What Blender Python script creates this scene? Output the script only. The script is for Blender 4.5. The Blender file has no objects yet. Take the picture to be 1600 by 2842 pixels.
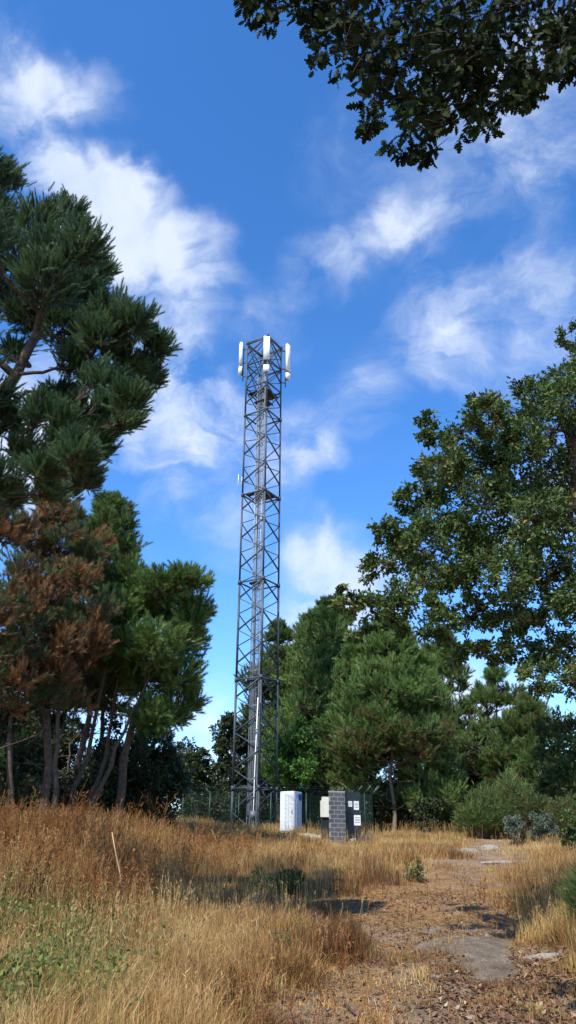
import bpy, math, random
import numpy as np
from mathutils import Vector, Matrix
rng = np.random.default_rng(7)
random.seed(7)
S = bpy.context.scene
COL = S.collection
rad = math.radians

# ------------------------------------------------------------------ camera
PITCH, ROLL, F = 24.0, 0.37, 2107.0
EYE = Vector((0, 0, 1.6))
cam = bpy.data.cameras.new('camera')
co = bpy.data.objects.new('camera', cam); COL.objects.link(co)
co.location = EYE
CR = Matrix.Rotation(rad(90 + PITCH), 3, 'X') @ Matrix.Rotation(rad(ROLL), 3, 'Z')
co.rotation_euler = CR.to_euler()
cam.sensor_fit = 'VERTICAL'
cam.angle_y = 2 * math.atan(1422 / F)
cam.clip_start = 0.05; cam.clip_end = 3000
S.camera = co
CRn = np.array(CR)

def dirpx(px, py):
    v = CRn @ np.array([(px - 800) / F, -(py - 1421) / F, -1.0])
    return v / np.linalg.norm(v)
def at(px, py, Y):
    """world point seen at photo pixel px,py whose forward distance is Y"""
    v = dirpx(px, py)
    return np.array(EYE) + v * (Y / v[1])
def project(P):
    q = (P - np.array(EYE)) @ CRn
    d = np.maximum(-q[:, 2], 1e-3)
    return 800 + F * q[:, 0] / d, 1421 - F * q[:, 1] / d, -q[:, 2]

# ------------------------------------------------------------------ tags
def tag(o, label=None, cat=None, group=None, kind=None):
    if label: o['label'] = label
    if cat: o['category'] = cat
    if group: o['group'] = group
    if kind: o['kind'] = kind
    return o
def empty(name, loc, label=None, cat=None, group=None, rz=0):
    o = bpy.data.objects.new(name, None); COL.objects.link(o)
    o.location = Vector([float(c) for c in loc]); o.rotation_euler = (0, 0, rz)
    o.empty_display_size = .3
    return tag(o, label, cat, group)

# ------------------------------------------------------------------ mesh builder
class MB:
    def __init__(s): s.v = []; s.f = []; s.t = []; s.n = 0
    def add(s, v, faces, tint=0.5):
        v = np.asarray(v, float).reshape(-1, 3)
        if not isinstance(faces, list): faces = [faces]
        for fa in faces: s.f.append(np.asarray(fa, np.int64) + s.n)
        s.v.append(v); s.t.append(np.broadcast_to(np.asarray(tint, float), (len(v),)).copy()); s.n += len(v)
    def box(s, c, h, R=None, tint=.5):
        c = np.array(c, float); h = np.array(h, float)
        q = np.array([[x, y, z] for x in (-1, 1) for y in (-1, 1) for z in (-1, 1)], float) * h
        if R is not None: q = q @ np.array(R).T
        s.add(q + c, np.array([[0, 1, 3, 2], [4, 6, 7, 5], [0, 4, 5, 1], [2, 3, 7, 6], [0, 2, 6, 4], [1, 5, 7, 3]]), tint)
    def bar(s, a, b, w, d=None, tint=.5):
        """square bar from a to b"""
        a = np.array(a, float); b = np.array(b, float); L = np.linalg.norm(b - a)
        if L < 1e-6: return
        z = (b - a) / L; u = np.array([0, 0, 1.]) if abs(z[2]) < .9 else np.array([0, 1., 0])
        x = np.cross(u, z); x /= np.linalg.norm(x); y = np.cross(z, x)
        s.box((a + b) / 2, (w / 2, (d or w) / 2, L / 2), np.array([x, y, z]).T, tint)
    def tube(s, pts, r, sides=6, tint=.5, cap=False):
        pts = np.asarray(pts, float); n = len(pts); r = np.broadcast_to(np.asarray(r, float), (n,))
        d = np.gradient(pts, axis=0); d /= np.linalg.norm(d, axis=1)[:, None] + 1e-9
        u = np.array([.31, .17, .93]) if abs(d[0] @ np.array([.31, .17, .93])) < .9 else np.array([1., .1, .05])
        x = np.cross(u, d); x /= np.linalg.norm(x, axis=1)[:, None] + 1e-9
        y = np.cross(d, x)
        a = np.arange(sides) * 2 * math.pi / sides
        V = pts[:, None] + r[:, None, None] * (np.cos(a)[None, :, None] * x[:, None] + np.sin(a)[None, :, None] * y[:, None])
        i = np.arange(n - 1)[:, None] * sides; j = np.arange(sides)[None]; k = (j + 1) % sides
        fs = [np.stack([i + j, i + k, i + k + sides, i + j + sides], -1).reshape(-1, 4)]
        if cap: fs += [np.arange(sides)[::-1][None], (np.arange(sides) + (n - 1) * sides)[None]]
        s.add(V.reshape(-1, 3), fs, tint)
    def sticks(s, A, B, ra, rb, sides=3, tint=.5):
        """many straight tapered sticks at once"""
        A = np.asarray(A, float); B = np.asarray(B, float); N = len(A)
        if N == 0: return
        R = frames(B - A, np.zeros(N)); a = np.arange(sides) * 2 * math.pi / sides
        ring = np.stack([np.cos(a), np.sin(a), 0 * a], 1)
        W = np.einsum('nij,kj->nki', R, ring)
        ra = np.broadcast_to(ra, (N,))[:, None, None]; rb = np.broadcast_to(rb, (N,))[:, None, None]
        V = np.concatenate([A[:, None] + W * ra, B[:, None] + W * rb], 1)
        j = np.arange(sides); k = (j + 1) % sides
        f = np.stack([j, k, k + sides, j + sides], 1)
        f = (f[None] + (np.arange(N) * 2 * sides)[:, None, None]).reshape(-1, 4)
        t = np.repeat(np.broadcast_to(tint, (N,)), 2 * sides)
        s.add(V.reshape(-1, 3), f, t)
    def inst(s, T, pos, R, sc, tint):
        tv, tf = T; N = len(pos)
        if N == 0: return
        V = np.einsum('nij,kj->nki', R, tv) * np.broadcast_to(sc, (N,))[:, None, None] + np.asarray(pos)[:, None]
        off = (np.arange(N) * len(tv))[:, None, None]
        s.add(V.reshape(-1, 3), [(f[None] + off).reshape(-1, f.shape[1]) for f in tf], np.repeat(np.broadcast_to(tint, (N,)), len(tv)))
    def build(s, name, mat, parent=None, origin=None, smooth=False):
        v = np.concatenate(s.v); t = np.concatenate(s.t)
        o0 = np.zeros(3)
        if parent is not None:
            M = Matrix.LocRotScale(parent.location, parent.rotation_euler, None)
            p = parent.parent
            while p is not None:
                M = Matrix.LocRotScale(p.location, p.rotation_euler, None) @ M; p = p.parent
            Mi = np.array(M.inverted())
            v = v @ Mi[:3, :3].T + Mi[:3, 3]
        if origin is not None:
            o0 = np.array(origin, float); v = v - o0
        me = bpy.data.meshes.new(name)
        me.vertices.add(len(v)); me.vertices.foreach_set('co', v.astype(np.float32).ravel())
        li = np.concatenate([f.ravel() for f in s.f]); lt = np.concatenate([np.full(len(f), f.shape[1]) for f in s.f])
        ls = np.concatenate([[0], np.cumsum(lt)[:-1]])
        me.loops.add(len(li)); me.loops.foreach_set('vertex_index', li.astype(np.int32))
        me.polygons.add(len(lt)); me.polygons.foreach_set('loop_start', ls.astype(np.int32)); me.polygons.foreach_set('loop_total', lt.astype(np.int32))
        if smooth: me.polygons.foreach_set('use_smooth', np.ones(len(lt), bool))
        at_ = me.attributes.new('tint', 'FLOAT', 'POINT'); at_.data.foreach_set('value', t.astype(np.float32))
        me.update(calc_edges=True)
        me.materials.append(mat)
        o = bpy.data.objects.new(name, me); COL.objects.link(o)
        o.location = Vector([float(c) for c in o0])
        if parent is not None: o.parent = parent
        return o

def frames(d, spin):
    """rotation matrices taking +Z to d with a spin about it"""
    d = np.asarray(d, float); d = d / (np.linalg.norm(d, axis=1)[:, None] + 1e-9)
    u = np.where(np.abs(d[:, 2:3]) < .95, np.array([[0, 0, 1.]]), np.array([[1., 0, 0]]))
    x = np.cross(u, d); x /= np.linalg.norm(x, axis=1)[:, None] + 1e-9
    y = np.cross(d, x)
    c, sn = np.cos(spin)[:, None], np.sin(spin)[:, None]
    return np.stack([x * c + y * sn, -x * sn + y * c, d], -1)
def unit(v): return v / (np.linalg.norm(v, axis=-1, keepdims=True) + 1e-9)
def rdir(n, g=rng): return unit(g.normal(size=(n, 3)))
def ss(a, b, x):
    t = np.clip((np.asarray(x, float) - a) / (b - a), 0, 1); return t * t * (3 - 2 * t)

_vn = np.random.default_rng(3).random((64, 64))
def vnoise(x, y):
    xi = np.floor(x).astype(int); yi = np.floor(y).astype(int); fx = x - xi; fy = y - yi
    fx = fx * fx * (3 - 2 * fx); fy = fy * fy * (3 - 2 * fy)
    a = _vn[xi % 64, yi % 64]; b = _vn[(xi + 1) % 64, yi % 64]; c = _vn[xi % 64, (yi + 1) % 64]; d = _vn[(xi + 1) % 64, (yi + 1) % 64]
    return (a * (1 - fx) + b * fx) * (1 - fy) + (c * (1 - fx) + d * fx) * fy
def fbm(x, y, o=4):
    s = 0; a = .5
    for i in range(o): s = s + a * vnoise(x * 2 ** i + 17.3 * i, y * 2 ** i + 9.1 * i); a *= .5
    return s

# ------------------------------------------------------------------ materials
def newmat(name):
    m = bpy.data.materials.new(name); m.use_nodes = True
    nt = m.node_tree; nt.nodes.clear()
    out = nt.nodes.new('ShaderNodeOutputMaterial')
    return m, nt, out
def N(nt, t, **k):
    n = nt.nodes.new(t)
    for a, b in k.items(): setattr(n, a, b)
    return n
def ramp(nt, fac, stops, interp='LINEAR'):
    r = N(nt, 'ShaderNodeValToRGB'); e = r.color_ramp.elements; r.color_ramp.interpolation = interp
    while len(e) < len(stops): e.new(.5)
    for i, (p, c) in enumerate(stops): e[i].position = p; e[i].color = (*c, 1)
    nt.links.new(fac, r.inputs[0]); return r.outputs[0]
def noise(nt, scale, detail=4, rough=.6, coord=None, dist=0):
    n = N(nt, 'ShaderNodeTexNoise'); n.inputs['Scale'].default_value = scale; n.inputs['Detail'].default_value = detail
    n.inputs['Roughness'].default_value = rough; n.inputs['Distortion'].default_value = dist
    if coord is None:
        coord = N(nt, 'ShaderNodeNewGeometry').outputs['Position']
    nt.links.new(coord, n.inputs['Vector']); return n.outputs['Fac']
def mix(nt, f, a, b, typ='MIX'):
    m = N(nt, 'ShaderNodeMix', data_type='RGBA', blend_type=typ)
    if isinstance(f, float): m.inputs[0].default_value = f
    else: nt.links.new(f, m.inputs[0])
    for i, c in ((6, a), (7, b)):
        if isinstance(c, tuple): m.inputs[i].default_value = (*c, 1)
        else: nt.links.new(c, m.inputs[i])
    return m.outputs[2]
def tint_attr(nt): return N(nt, 'ShaderNodeAttribute', attribute_name='tint').outputs['Fac']

def leaf_mat(name, stops, transl=.35, rough=.55, spec=.3):
    m, nt, out = newmat(name)
    c = ramp(nt, tint_attr(nt), stops)
    p = N(nt, 'ShaderNodeBsdfPrincipled'); p.inputs['Roughness'].default_value = rough
    p.inputs['Specular IOR Level'].default_value = spec
    nt.links.new(c, p.inputs['Base Color'])
    t = N(nt, 'ShaderNodeBsdfTranslucent'); nt.links.new(mix(nt, .5, c, (.9, 1., .25), 'MULTIPLY'), t.inputs['Color'])
    ms = N(nt, 'ShaderNodeMixShader'); ms.inputs[0].default_value = transl
    nt.links.new(p.outputs[0], ms.inputs[1]); nt.links.new(t.outputs[0], ms.inputs[2]); nt.links.new(ms.outputs[0], out.inputs[0])
    return m
def surf_mat(name, a, b, scale=6, rough=.8, metal=0, bump=.3, bscale=30, spec=.4):
    m, nt, out = newmat(name)
    p = N(nt, 'ShaderNodeBsdfPrincipled'); p.inputs['Roughness'].default_value = rough; p.inputs['Metallic'].default_value = metal
    p.inputs['Specular IOR Level'].default_value = spec
    c = ramp(nt, noise(nt, scale, 6), [(.3, a), (.7, b)]); nt.links.new(c, p.inputs['Base Color'])
    if bump:
        bp = N(nt, 'ShaderNodeBump'); bp.inputs['Strength'].default_value = bump; bp.inputs['Distance'].default_value = .02
        nt.links.new(noise(nt, bscale, 5), bp.inputs['Height']); nt.links.new(bp.outputs[0], p.inputs['Normal'])
    nt.links.new(p.outputs[0], out.inputs[0]); return m

M = {}
M['pine'] = leaf_mat('pine_needles', [(0, (.045, .05, .02)), (.35, (.042, .085, .04)), (.75, (.085, .155, .075)), (1, (.14, .20, .085))], .3, .5)
M['pine_far'] = leaf_mat('pine_needles_yellowish', [(0, (.16, .105, .04)), (.2, (.11, .11, .032)), (.5, (.07, .135, .035)), (.8, (.115, .20, .05)), (1, (.18, .25, .07))], .22, .6)
M['pine_brown'] = leaf_mat('pine_needles_browning', [(0, (.20, .095, .042)), (.45, (.28, .145, .065)), (.55, (.13, .095, .04)), (.75, (.05, .085, .033)), (1, (.09, .13, .05))], .2, .7)
M['oak'] = leaf_mat('oak_leaves', [(0, (.035, .05, .014)), (.4, (.055, .098, .024)), (.75, (.095, .145, .036)), (.95, (.16, .20, .055)), (1, (.22, .17, .06))], .32, .5, .3)
M['oak_shaded'] = leaf_mat('oak_leaves_shaded', [(0, (.008, .013, .004)), (.5, (.016, .026, .008)), (1, (.032, .05, .013))], .06, .7, .1)  # oak leaf colour darkened so the overhead branches look shaded
M['dark'] = leaf_mat('evergreen_leaves', [(0, (.02, .028, .012)), (.5, (.032, .05, .018)), (1, (.055, .075, .028))], .2, .5)
M['green'] = leaf_mat('fresh_green_leaves', [(0, (.04, .09, .02)), (.5, (.07, .17, .03)), (1, (.12, .24, .05))], .35, .5)
M['silver'] = leaf_mat('silvery_leaves', [(0, (.07, .10, .065)), (.5, (.12, .155, .11)), (1, (.19, .22, .17))], .2, .7)
M['weed'] = leaf_mat('weed_leaves', [(0, (.07, .085, .02)), (.5, (.13, .17, .04)), (1, (.23, .26, .07))], .3, .6)
M['broom'] = leaf_mat('broom_stems', [(0, (.15, .10, .05)), (.3, (.07, .085, .025)), (.6, (.075, .13, .032)), (1, (.14, .20, .055))], .25, .6)
M['grass'] = leaf_mat('dry_grass', [(0, (.13, .06, .03)), (.25, (.28, .135, .05)), (.55, (.48, .28, .10)), (.85, (.66, .465, .21)), (.93, (.64, .47, .23)), (.96, (.22, .25, .06)), (1, (.15, .2, .05))], .3, .7, .2)
M['weeds_dry'] = leaf_mat('dry_weeds', [(0, (.10, .04, .018)), (.5, (.31, .135, .045)), (1, (.50, .29, .11))], .2, .8, .1)
M['litter'] = leaf_mat('leaf_litter', [(0, (.06, .03, .018)), (.5, (.16, .08, .045)), (.85, (.26, .15, .085)), (1, (.42, .34, .25))], .1, .8, .2)
M['bark'] = surf_mat('pine_bark', (.05, .035, .028), (.13, .09, .065), 9, .95, 0, .8, 25, .2)
M['bark_pale'] = surf_mat('pale_bark', (.12, .09, .065), (.22, .17, .12), 9, .95, 0, .7, 25, .2)
M['steel'] = surf_mat('galvanised_steel', (.034, .046, .060), (.065, .082, .10), 3, .55, .2, 0)
M['alu'] = surf_mat('bright_galvanised', (.17, .19, .21), (.28, .31, .33), 4, .4, .4, 0)
M['cable'] = surf_mat('feeder_cable', (.10, .12, .14), (.2, .23, .26), 4, .5, 0, 0)
M['white'] = surf_mat('white_plastic', (.74, .75, .74), (.82, .83, .82), 3, .4, 0, 0)
M['offwhite'] = surf_mat('cream_enamel', (.62, .64, .52), (.70, .71, .6), 3, .5, 0, 0)
M['cab'] = surf_mat('cabinet_paint', (.55, .60, .66), (.66, .70, .75), 2.5, .35, 0, 0)
M['cabside'] = surf_mat('cabinet_rib_paint', (.50, .55, .61), (.6, .65, .7), 2.5, .4, 0, 0)
M['blue'] = surf_mat('blue_plate', (.012, .04, .22), (.02, .06, .3), 6, .4, 0, 0)
M['black'] = surf_mat('dark_rubber', (.012, .013, .014), (.03, .03, .032), 8, .6, 0, 0)
M['greenwire'] = surf_mat('green_coated_wire', (.010, .035, .025), (.02, .055, .04), 6, .5, 0, 0)
M['board'] = surf_mat('dark_board', (.012, .018, .02), (.022, .03, .032), 4, .5, 0, 0)
M['conc'] = surf_mat('concrete', (.3, .29, .25), (.48, .46, .4), 5, .9, 0, .5, 30)
M['rock'] = surf_mat('granite', (.10, .085, .065), (.27, .235, .185), 7, .95, 0, .9, 18, .3)
def rock_mat(name, a, b, d):
    m, nt, out = newmat(name); p = N(nt, 'ShaderNodeBsdfPrincipled'); p.inputs['Roughness'].default_value = .95; p.inputs['Specular IOR Level'].default_value = .2
    c = ramp(nt, noise(nt, 3.5, 8, .7), [(.35, a), (.65, b)]); c = mix(nt, .85, c, ramp(nt, noise(nt, 45, 6, .8), [(.40, (.22, .2, .17)), (.56, (1.2, 1.15, 1.1))]), 'MULTIPLY')
    c = mix(nt, ramp(nt, noise(nt, 6, 8, .75, dist=1.), [(.5, (0, 0, 0)), (.58, (1, 1, 1))]), c, d); nt.links.new(c, p.inputs['Base Color'])
    bp = N(nt, 'ShaderNodeBump'); bp.inputs['Strength'].default_value = 1; bp.inputs['Distance'].default_value = .05; nt.links.new(noise(nt, 14, 10, .75), bp.inputs['Height']); nt.links.new(bp.outputs[0], p.inputs['Normal'])
    nt.links.new(p.outputs[0], out.inputs[0]); return m
M['rock'] = rock_mat('granite_lichen', (.12, .095, .068), (.33, .27, .20), (.17, .13, .08))
M['palestone'] = surf_mat('pale_stone', (.17, .145, .11), (.32, .28, .23), 9, .95, 0, .7, 20, .3)
M['wood'] = surf_mat('dry_wood', (.22, .16, .1), (.38, .29, .19), 9, .9, 0, .3, 30)
M['straw'] = surf_mat('straw_stalk', (.5, .36, .16), (.62, .47, .24), 9, .8, 0, 0)
M['grey_print'] = surf_mat('grey_print', (.2, .2, .22), (.3, .3, .32), 9, .8, 0, 0)

def block_mat():
    m, nt, out = newmat('concrete_blocks'); p = N(nt, 'ShaderNodeBsdfPrincipled'); p.inputs['Roughness'].default_value = .9
    tc = N(nt, 'ShaderNodeTexCoord'); mp = N(nt, 'ShaderNodeMapping'); mp.inputs['Rotation'].default_value = (rad(90), 0, 0)
    nt.links.new(tc.outputs['Object'], mp.inputs[0])
    b = N(nt, 'ShaderNodeTexBrick'); b.inputs['Scale'].default_value = 1; b.inputs['Brick Width'].default_value = .38; b.inputs['Row Height'].default_value = .185
    b.inputs['Mortar Size'].default_value = .017; b.inputs['Mortar Smooth'].default_value = .3
    b.inputs['Color1'].default_value = (.06, .065, .075, 1); b.inputs['Color2'].default_value = (.10, .105, .11, 1); b.inputs['Mortar'].default_value = (.26, .26, .27, 1)
    nt.links.new(mp.outputs[0], b.inputs['Vector'])
    c = mix(nt, .55, b.outputs['Color'], ramp(nt, noise(nt, 14, 6), [(.3, (.55, .55, .55)), (.7, (1, 1, 1))]), 'MULTIPLY')
    nt.links.new(c, p.inputs['Base Color']); nt.links.new(p.outputs[0], out.inputs[0]); return m
M['block'] = block_mat()

# ------------------------------------------------------------------ sun and sky
SUN_EL, SUN_AZ = 48.0, 30.0       # light travels 30 degrees to the right of the view direction
tv = Vector((math.sin(rad(SUN_AZ)) * math.cos(rad(SUN_EL)), math.cos(rad(SUN_AZ)) * math.cos(rad(SUN_EL)), -math.sin(rad(SUN_EL))))
sl = bpy.data.lights.new('sun', 'SUN'); sl.energy = 5.0; sl.angle = rad(.53); sl.color = (1, .93, .82)
so = bpy.data.objects.new('sun', sl); COL.objects.link(so); so.location = (-20, -20, 40)
so.rotation_euler = tv.to_track_quat('-Z', 'Y').to_euler()

w = bpy.data.worlds.new('World'); S.world = w; w.use_nodes = True
nt = w.node_tree; nt.nodes.clear()
wout = N(nt, 'ShaderNodeOutputWorld')
sky = N(nt, 'ShaderNodeTexSky', sky_type='NISHITA'); sky.sun_disc = False
sky.sun_elevation = rad(SUN_EL); sky.sun_rotation = math.atan2(-tv.x, -tv.y)
sky.altitude = 600; sky.air_density = 1.0; sky.dust_density = .25; sky.ozone_density = 2.2
hs = N(nt, 'ShaderNodeHueSaturation'); hs.inputs['Saturation'].default_value = 1.26; hs.inputs['Value'].default_value = 1.25
nt.links.new(sky.outputs[0], hs.inputs['Color'])
SKY_STR = .1
gtc = N(nt, 'ShaderNodeTexCoord'); Dv = gtc.outputs['Generated']
# warp the direction a little so cloud edges are ragged
nw = N(nt, 'ShaderNodeTexNoise'); nw.inputs['Scale'].default_value = 5.5; nw.inputs['Detail'].default_value = 6; nw.inputs['Roughness'].default_value = .55
nt.links.new(Dv, nw.inputs['Vector'])
def vm(op, a, b=None, sc=None):
    n = N(nt, 'ShaderNodeVectorMath', operation=op)
    if isinstance(a, tuple): n.inputs[0].default_value = a
    else: nt.links.new(a, n.inputs[0])
    if b is not None:
        if isinstance(b, tuple): n.inputs[1].default_value = b
        else: nt.links.new(b, n.inputs[1])
    if sc is not None: n.inputs['Scale'].default_value = sc
    return n
def fm(op, a, b=None, c=None, clamp=False):
    n = N(nt, 'ShaderNodeMath', operation=op, use_clamp=clamp)
    for i, v in enumerate((a, b, c)):
        if v is None: continue
        if isinstance(v, (int, float)): n.inputs[i].default_value = v
        else: nt.links.new(v, n.inputs[i])
    return n.outputs[0]
wv = vm('SCALE', vm('SUBTRACT', nw.outputs['Color'], (.5, .5, .5)).outputs[0], sc=.15).outputs[0]
Dw = vm('NORMALIZE', vm('ADD', Dv, wv).outputs[0]).outputs[0]
CLOUDS = [ # px, py, radius px, strength
 (90, 250, 150, .75), (-20, 170, 150, .6), (250, 235, 90, .35), (20, 60, 90, .3), (60, 420, 120, .2),
 (330, 470, 95, .65), (230, 560, 150, .95), (380, 620, 170, .9), (560, 690, 120, .65), (430, 770, 150, .5), (110, 530, 140, .9), (640, 850, 110, .33), (780, 915, 110, .38), (520, 860, 110, .3),
 (460, 1020, 160, .75), (560, 1130, 170, .7), (430, 1230, 130, .6), (620, 1230, 130, .45), (830, 1210, 150, .55), (760, 1330, 120, .35), (470, 900, 130, .3), (900, 1260, 90, .25),
 (570, 1410, 120, .4), (640, 1480, 110, .33), (420, 1370, 110, .35), (850, 1470, 90, .28),
 (1140, 590, 120, .34), (1200, 660, 120, .2), (870, 750, 110, .5), (960, 700, 90, .35), (1060, 640, 90, .3), (1020, 720, 120, .2), (1220, 860, 150, .42), (1420, 930, 200, .5), (1250, 980, 120, .3), (1530, 800, 160, .3),
 (1300, 480, 260, .4), (1500, 330, 260, .42), (950, 440, 180, .22), (1030, 1100, 110, .42), (1100, 1000, 130, .3), (1000, 1230, 110, .12),
 (880, 1640, 150, .6), (960, 1580, 110, .4), (800, 1760, 140, .6), (1000, 1720, 150, .6), (860, 1500, 90, .2),
 (520, 2080, 170, .75), (560, 1880, 90, .45), (250, 1900, 170, .9), (90, 1900, 150, .85), (100, 1330, 140, .8), (70, 1120, 200, .9), (260, 1180, 130, .7),
 (1350, 2020, 200, .9), (1180, 1950, 150, .8), (1150, 1350, 80, .4), (1500, 1400, 200, .5), (1550, 2150, 160, .8)]
acc = None
for (px, py, r, s_) in CLOUDS:
    d = dirpx(px, py); ang = math.atan(r / F) * 1.2; s_ = s_ * .95
    dp = vm('DOT_PRODUCT', Dw, tuple(float(q) for q in d)).outputs['Value']
    mr = N(nt, 'ShaderNodeMapRange', interpolation_type='SMOOTHSTEP')
    nt.links.new(dp, mr.inputs['Value']); mr.inputs['From Min'].default_value = math.cos(ang); mr.inputs['From Max'].default_value = 1.0
    mr.inputs['To Min'].default_value = 0; mr.inputs['To Max'].default_value = s_
    acc = mr.outputs[0] if acc is None else fm('ADD', acc, mr.outputs[0])
# general scattered cloud elsewhere
n3 = N(nt, 'ShaderNodeTexNoise'); n3.inputs['Scale'].default_value = 11; n3.inputs['Detail'].default_value = 8; n3.inputs['Roughness'].default_value = .58
nt.links.new(Dw, n3.inputs['Vector'])
n4 = N(nt, 'ShaderNodeTexNoise'); n4.inputs['Scale'].default_value = 5; n4.inputs['Detail'].default_value = 9; n4.inputs['Roughness'].default_value = .62; n4.inputs['Distortion'].default_value = .5
mp = N(nt, 'ShaderNodeMapping'); mp.inputs['Rotation'].default_value = (0, rad(25), 0); mp.inputs['Scale'].default_value = (1.0, 1.6, 2.0); nt.links.new(Dw, mp.inputs[0]); nt.links.new(mp.outputs[0], n4.inputs['Vector'])
wis = fm('MULTIPLY_ADD', n4.outputs['Fac'], 3.4, -1.0)
wis = fm('MAXIMUM', fm('ADD', wis, fm('MULTIPLY_ADD', n3.outputs['Fac'], 1.6, -.65)), .06)
dens = fm('MULTIPLY', acc, wis)
dens = fm('ADD', dens, fm('MULTIPLY_ADD', n4.outputs['Fac'], .5, -.285))
mr = N(nt, 'ShaderNodeMapRange', interpolation_type='SMOOTHSTEP'); nt.links.new(dens, mr.inputs['Value'])
mr.inputs['From Min'].default_value = .0; mr.inputs['From Max'].default_value = 1.45
mr.inputs['To Max'].default_value = .80
# cloud tone: a little greyer where thick
ct = ramp(nt, n3.outputs['Fac'], [(.35, (.55, .64, .80)), (.62, (.72, .78, .88))])
bs = N(nt, 'ShaderNodeBackground'); bs.inputs['Strength'].default_value = SKY_STR; skc = mix(nt, 1.0, hs.outputs[0], (1.36, 1.50, 1.74), 'MULTIPLY'); nt.links.new(skc, bs.inputs['Color'])
bc = N(nt, 'ShaderNodeBackground'); bc.inputs['Strength'].default_value = 1.0; nt.links.new(ct, bc.inputs['Color'])
mxs = N(nt, 'ShaderNodeMixShader'); nt.links.new(mr.outputs[0], mxs.inputs[0]); nt.links.new(bs.outputs[0], mxs.inputs[1]); nt.links.new(bc.outputs[0], mxs.inputs[2])
nt.links.new(mxs.outputs[0], wout.inputs[0])

S.view_settings.view_transform = 'Standard'; S.view_settings.look = 'None'; S.view_settings.exposure = 0.45; S.view_settings.gamma = 1

# ------------------------------------------------------------------ ground
PY = [-40, 0, 9, 14, 20, 26, 30, 34, 37, 41, 46, 60, 120, 900]
PZ = [-1.5, -.1, 0, .25, .68, 1.1, 1.36, 1.6, 1.82, 2.2, 2.42, 2.3, 0, -25]
TRX = ([4, 8, 10, 14, 19, 25, 31, 40], [.3, .7, 1.3, 2.75, 4.5, 6.6, 8.6, 13])
def track_x(y): return np.interp(y, *TRX)
def gz(x, y):
    x = np.asarray(x, float); y = np.asarray(y, float)
    z = np.interp(y, PY, PZ)
    z = z + .75 * ss(-2.3, -5.5, x) * ss(9.5, 17, y) * (1 - .6 * ss(24, 32, y))          # bank on the left
    dr = x - track_x(y)
    z = z + .55 * ss(1.5, 4.5, dr) * ss(6, 11, y) * (1 - ss(26, 36, y))                 # bank right of the track
    z = z - .06 * np.exp(-((dr + .75) / .28) ** 2) - .06 * np.exp(-((dr - .75) / .28) ** 2)
    z = z + (fbm(x * .7 + 30, y * .7) - .47) * .22 * ss(200, 60, y) + (fbm(x * 3.1, y * 3.1 + 11) - .47) * .07 * ss(60, 25, y)
    return z
gx = np.unique(np.concatenate([np.linspace(-600, -30, 25), np.linspace(-30, -10, 40), np.linspace(-10, 12, 221), np.linspace(12, 30, 36), np.linspace(30, 600, 25)]))
gy = np.unique(np.concatenate([np.linspace(-60, 4, 30), np.linspace(4, 26, 221), np.linspace(26, 60, 120), np.linspace(60, 900, 40)]))
X, Yg = np.meshgrid(gx, gy, indexing='ij'); Z = gz(X, Yg)
nx_, ny_ = X.shape; ii = np.arange(nx_ - 1)[:, None] * ny_ + np.arange(ny_ - 1)[None]
def zones(x, y):
    """dict of ground cover amounts at world x,y"""
    x = np.asarray(x, float); y = np.asarray(y, float); z = gz(x, y)
    px, py, dep = project(np.stack([x, y, z], -1).reshape(-1, 3)); px = px.reshape(x.shape); py = py.reshape(x.shape)
    n = fbm(x * .8, y * .8, 3); n2 = fbm(x * 2.3 + 5, y * 2.3, 3)
    dr = x - track_x(y)
    edge = np.interp(py, [2300, 2380, 2440, 2560, 2620, 2680, 2760, 2842, 3200], [1330, 1200, 1080, 780, 900, 840, 760, 640, 560])
    tall = 1 - ss(-90, 110, px - edge + (n - .45) * 500)
    right = ss(-30, 120, px - np.interp(py, [2340, 2400, 2500, 2600, 2680, 2842], [1410, 1400, 1370, 1440, 1530, 1750]) + (n - .45) * 250) * ss(7, 10, y)
    return dict(px=px, py=py, n=n, n2=n2, dr=dr, tall=tall * (y > 5), right=right)
zg = zones(X, Yg)
bare = np.clip(1 - zg['tall'] - zg['right'], 0, 1) * (1 - .75 * ss(2400, 2450, zg['py']) * (1 - ss(2540, 2600, zg['py'])) * (1 - ss(1200, 1330, zg['px'])))  # mid band turned to brown thatch, extending the field shadow by colour
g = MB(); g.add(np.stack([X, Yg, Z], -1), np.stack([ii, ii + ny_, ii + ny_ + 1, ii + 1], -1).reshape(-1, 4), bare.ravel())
m, nt, out = newmat('field_soil')
p = N(nt, 'ShaderNodeBsdfPrincipled'); p.inputs['Roughness'].default_value = .95; p.inputs['Specular IOR Level'].default_value = .15
soil = ramp(nt, noise(nt, 5, 10, .75), [(.3, (.085, .06, .042)), (.5, (.21, .155, .11)), (.7, (.37, .29, .21))])
speck = ramp(nt, noise(nt, 60, 6, .8), [(.35, (.38, .33, .28)), (.55, (1., .92, .84)), (.68, (1.7, 1.6, 1.4))])
soil = mix(nt, .8, soil, speck, 'MULTIPLY')
patch = ramp(nt, noise(nt, 1.1, 6, .6), [(.42, (0, 0, 0)), (.6, (1, 1, 1))])
soil2 = mix(nt, patch, soil, mix(nt, .7, (.30, .225, .15), speck, 'MULTIPLY'))
thatch = mix(nt, .7, ramp(nt, noise(nt, 9, 9, .75), [(.3, (.14, .08, .04)), (.65, (.40, .25, .11))]), speck, 'MULTIPLY')
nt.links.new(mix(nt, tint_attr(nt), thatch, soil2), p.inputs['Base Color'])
bp = N(nt, 'ShaderNodeBump'); bp.inputs['Strength'].default_value = .9; bp.inputs['Distance'].default_value = .04
nt.links.new(noise(nt, 22, 10, .75), bp.inputs['Height']); nt.links.new(bp.outputs[0], p.inputs['Normal']); nt.links.new(p.outputs[0], out.inputs[0])
tag(g.build('ground', m, smooth=True), kind='structure')

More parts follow.
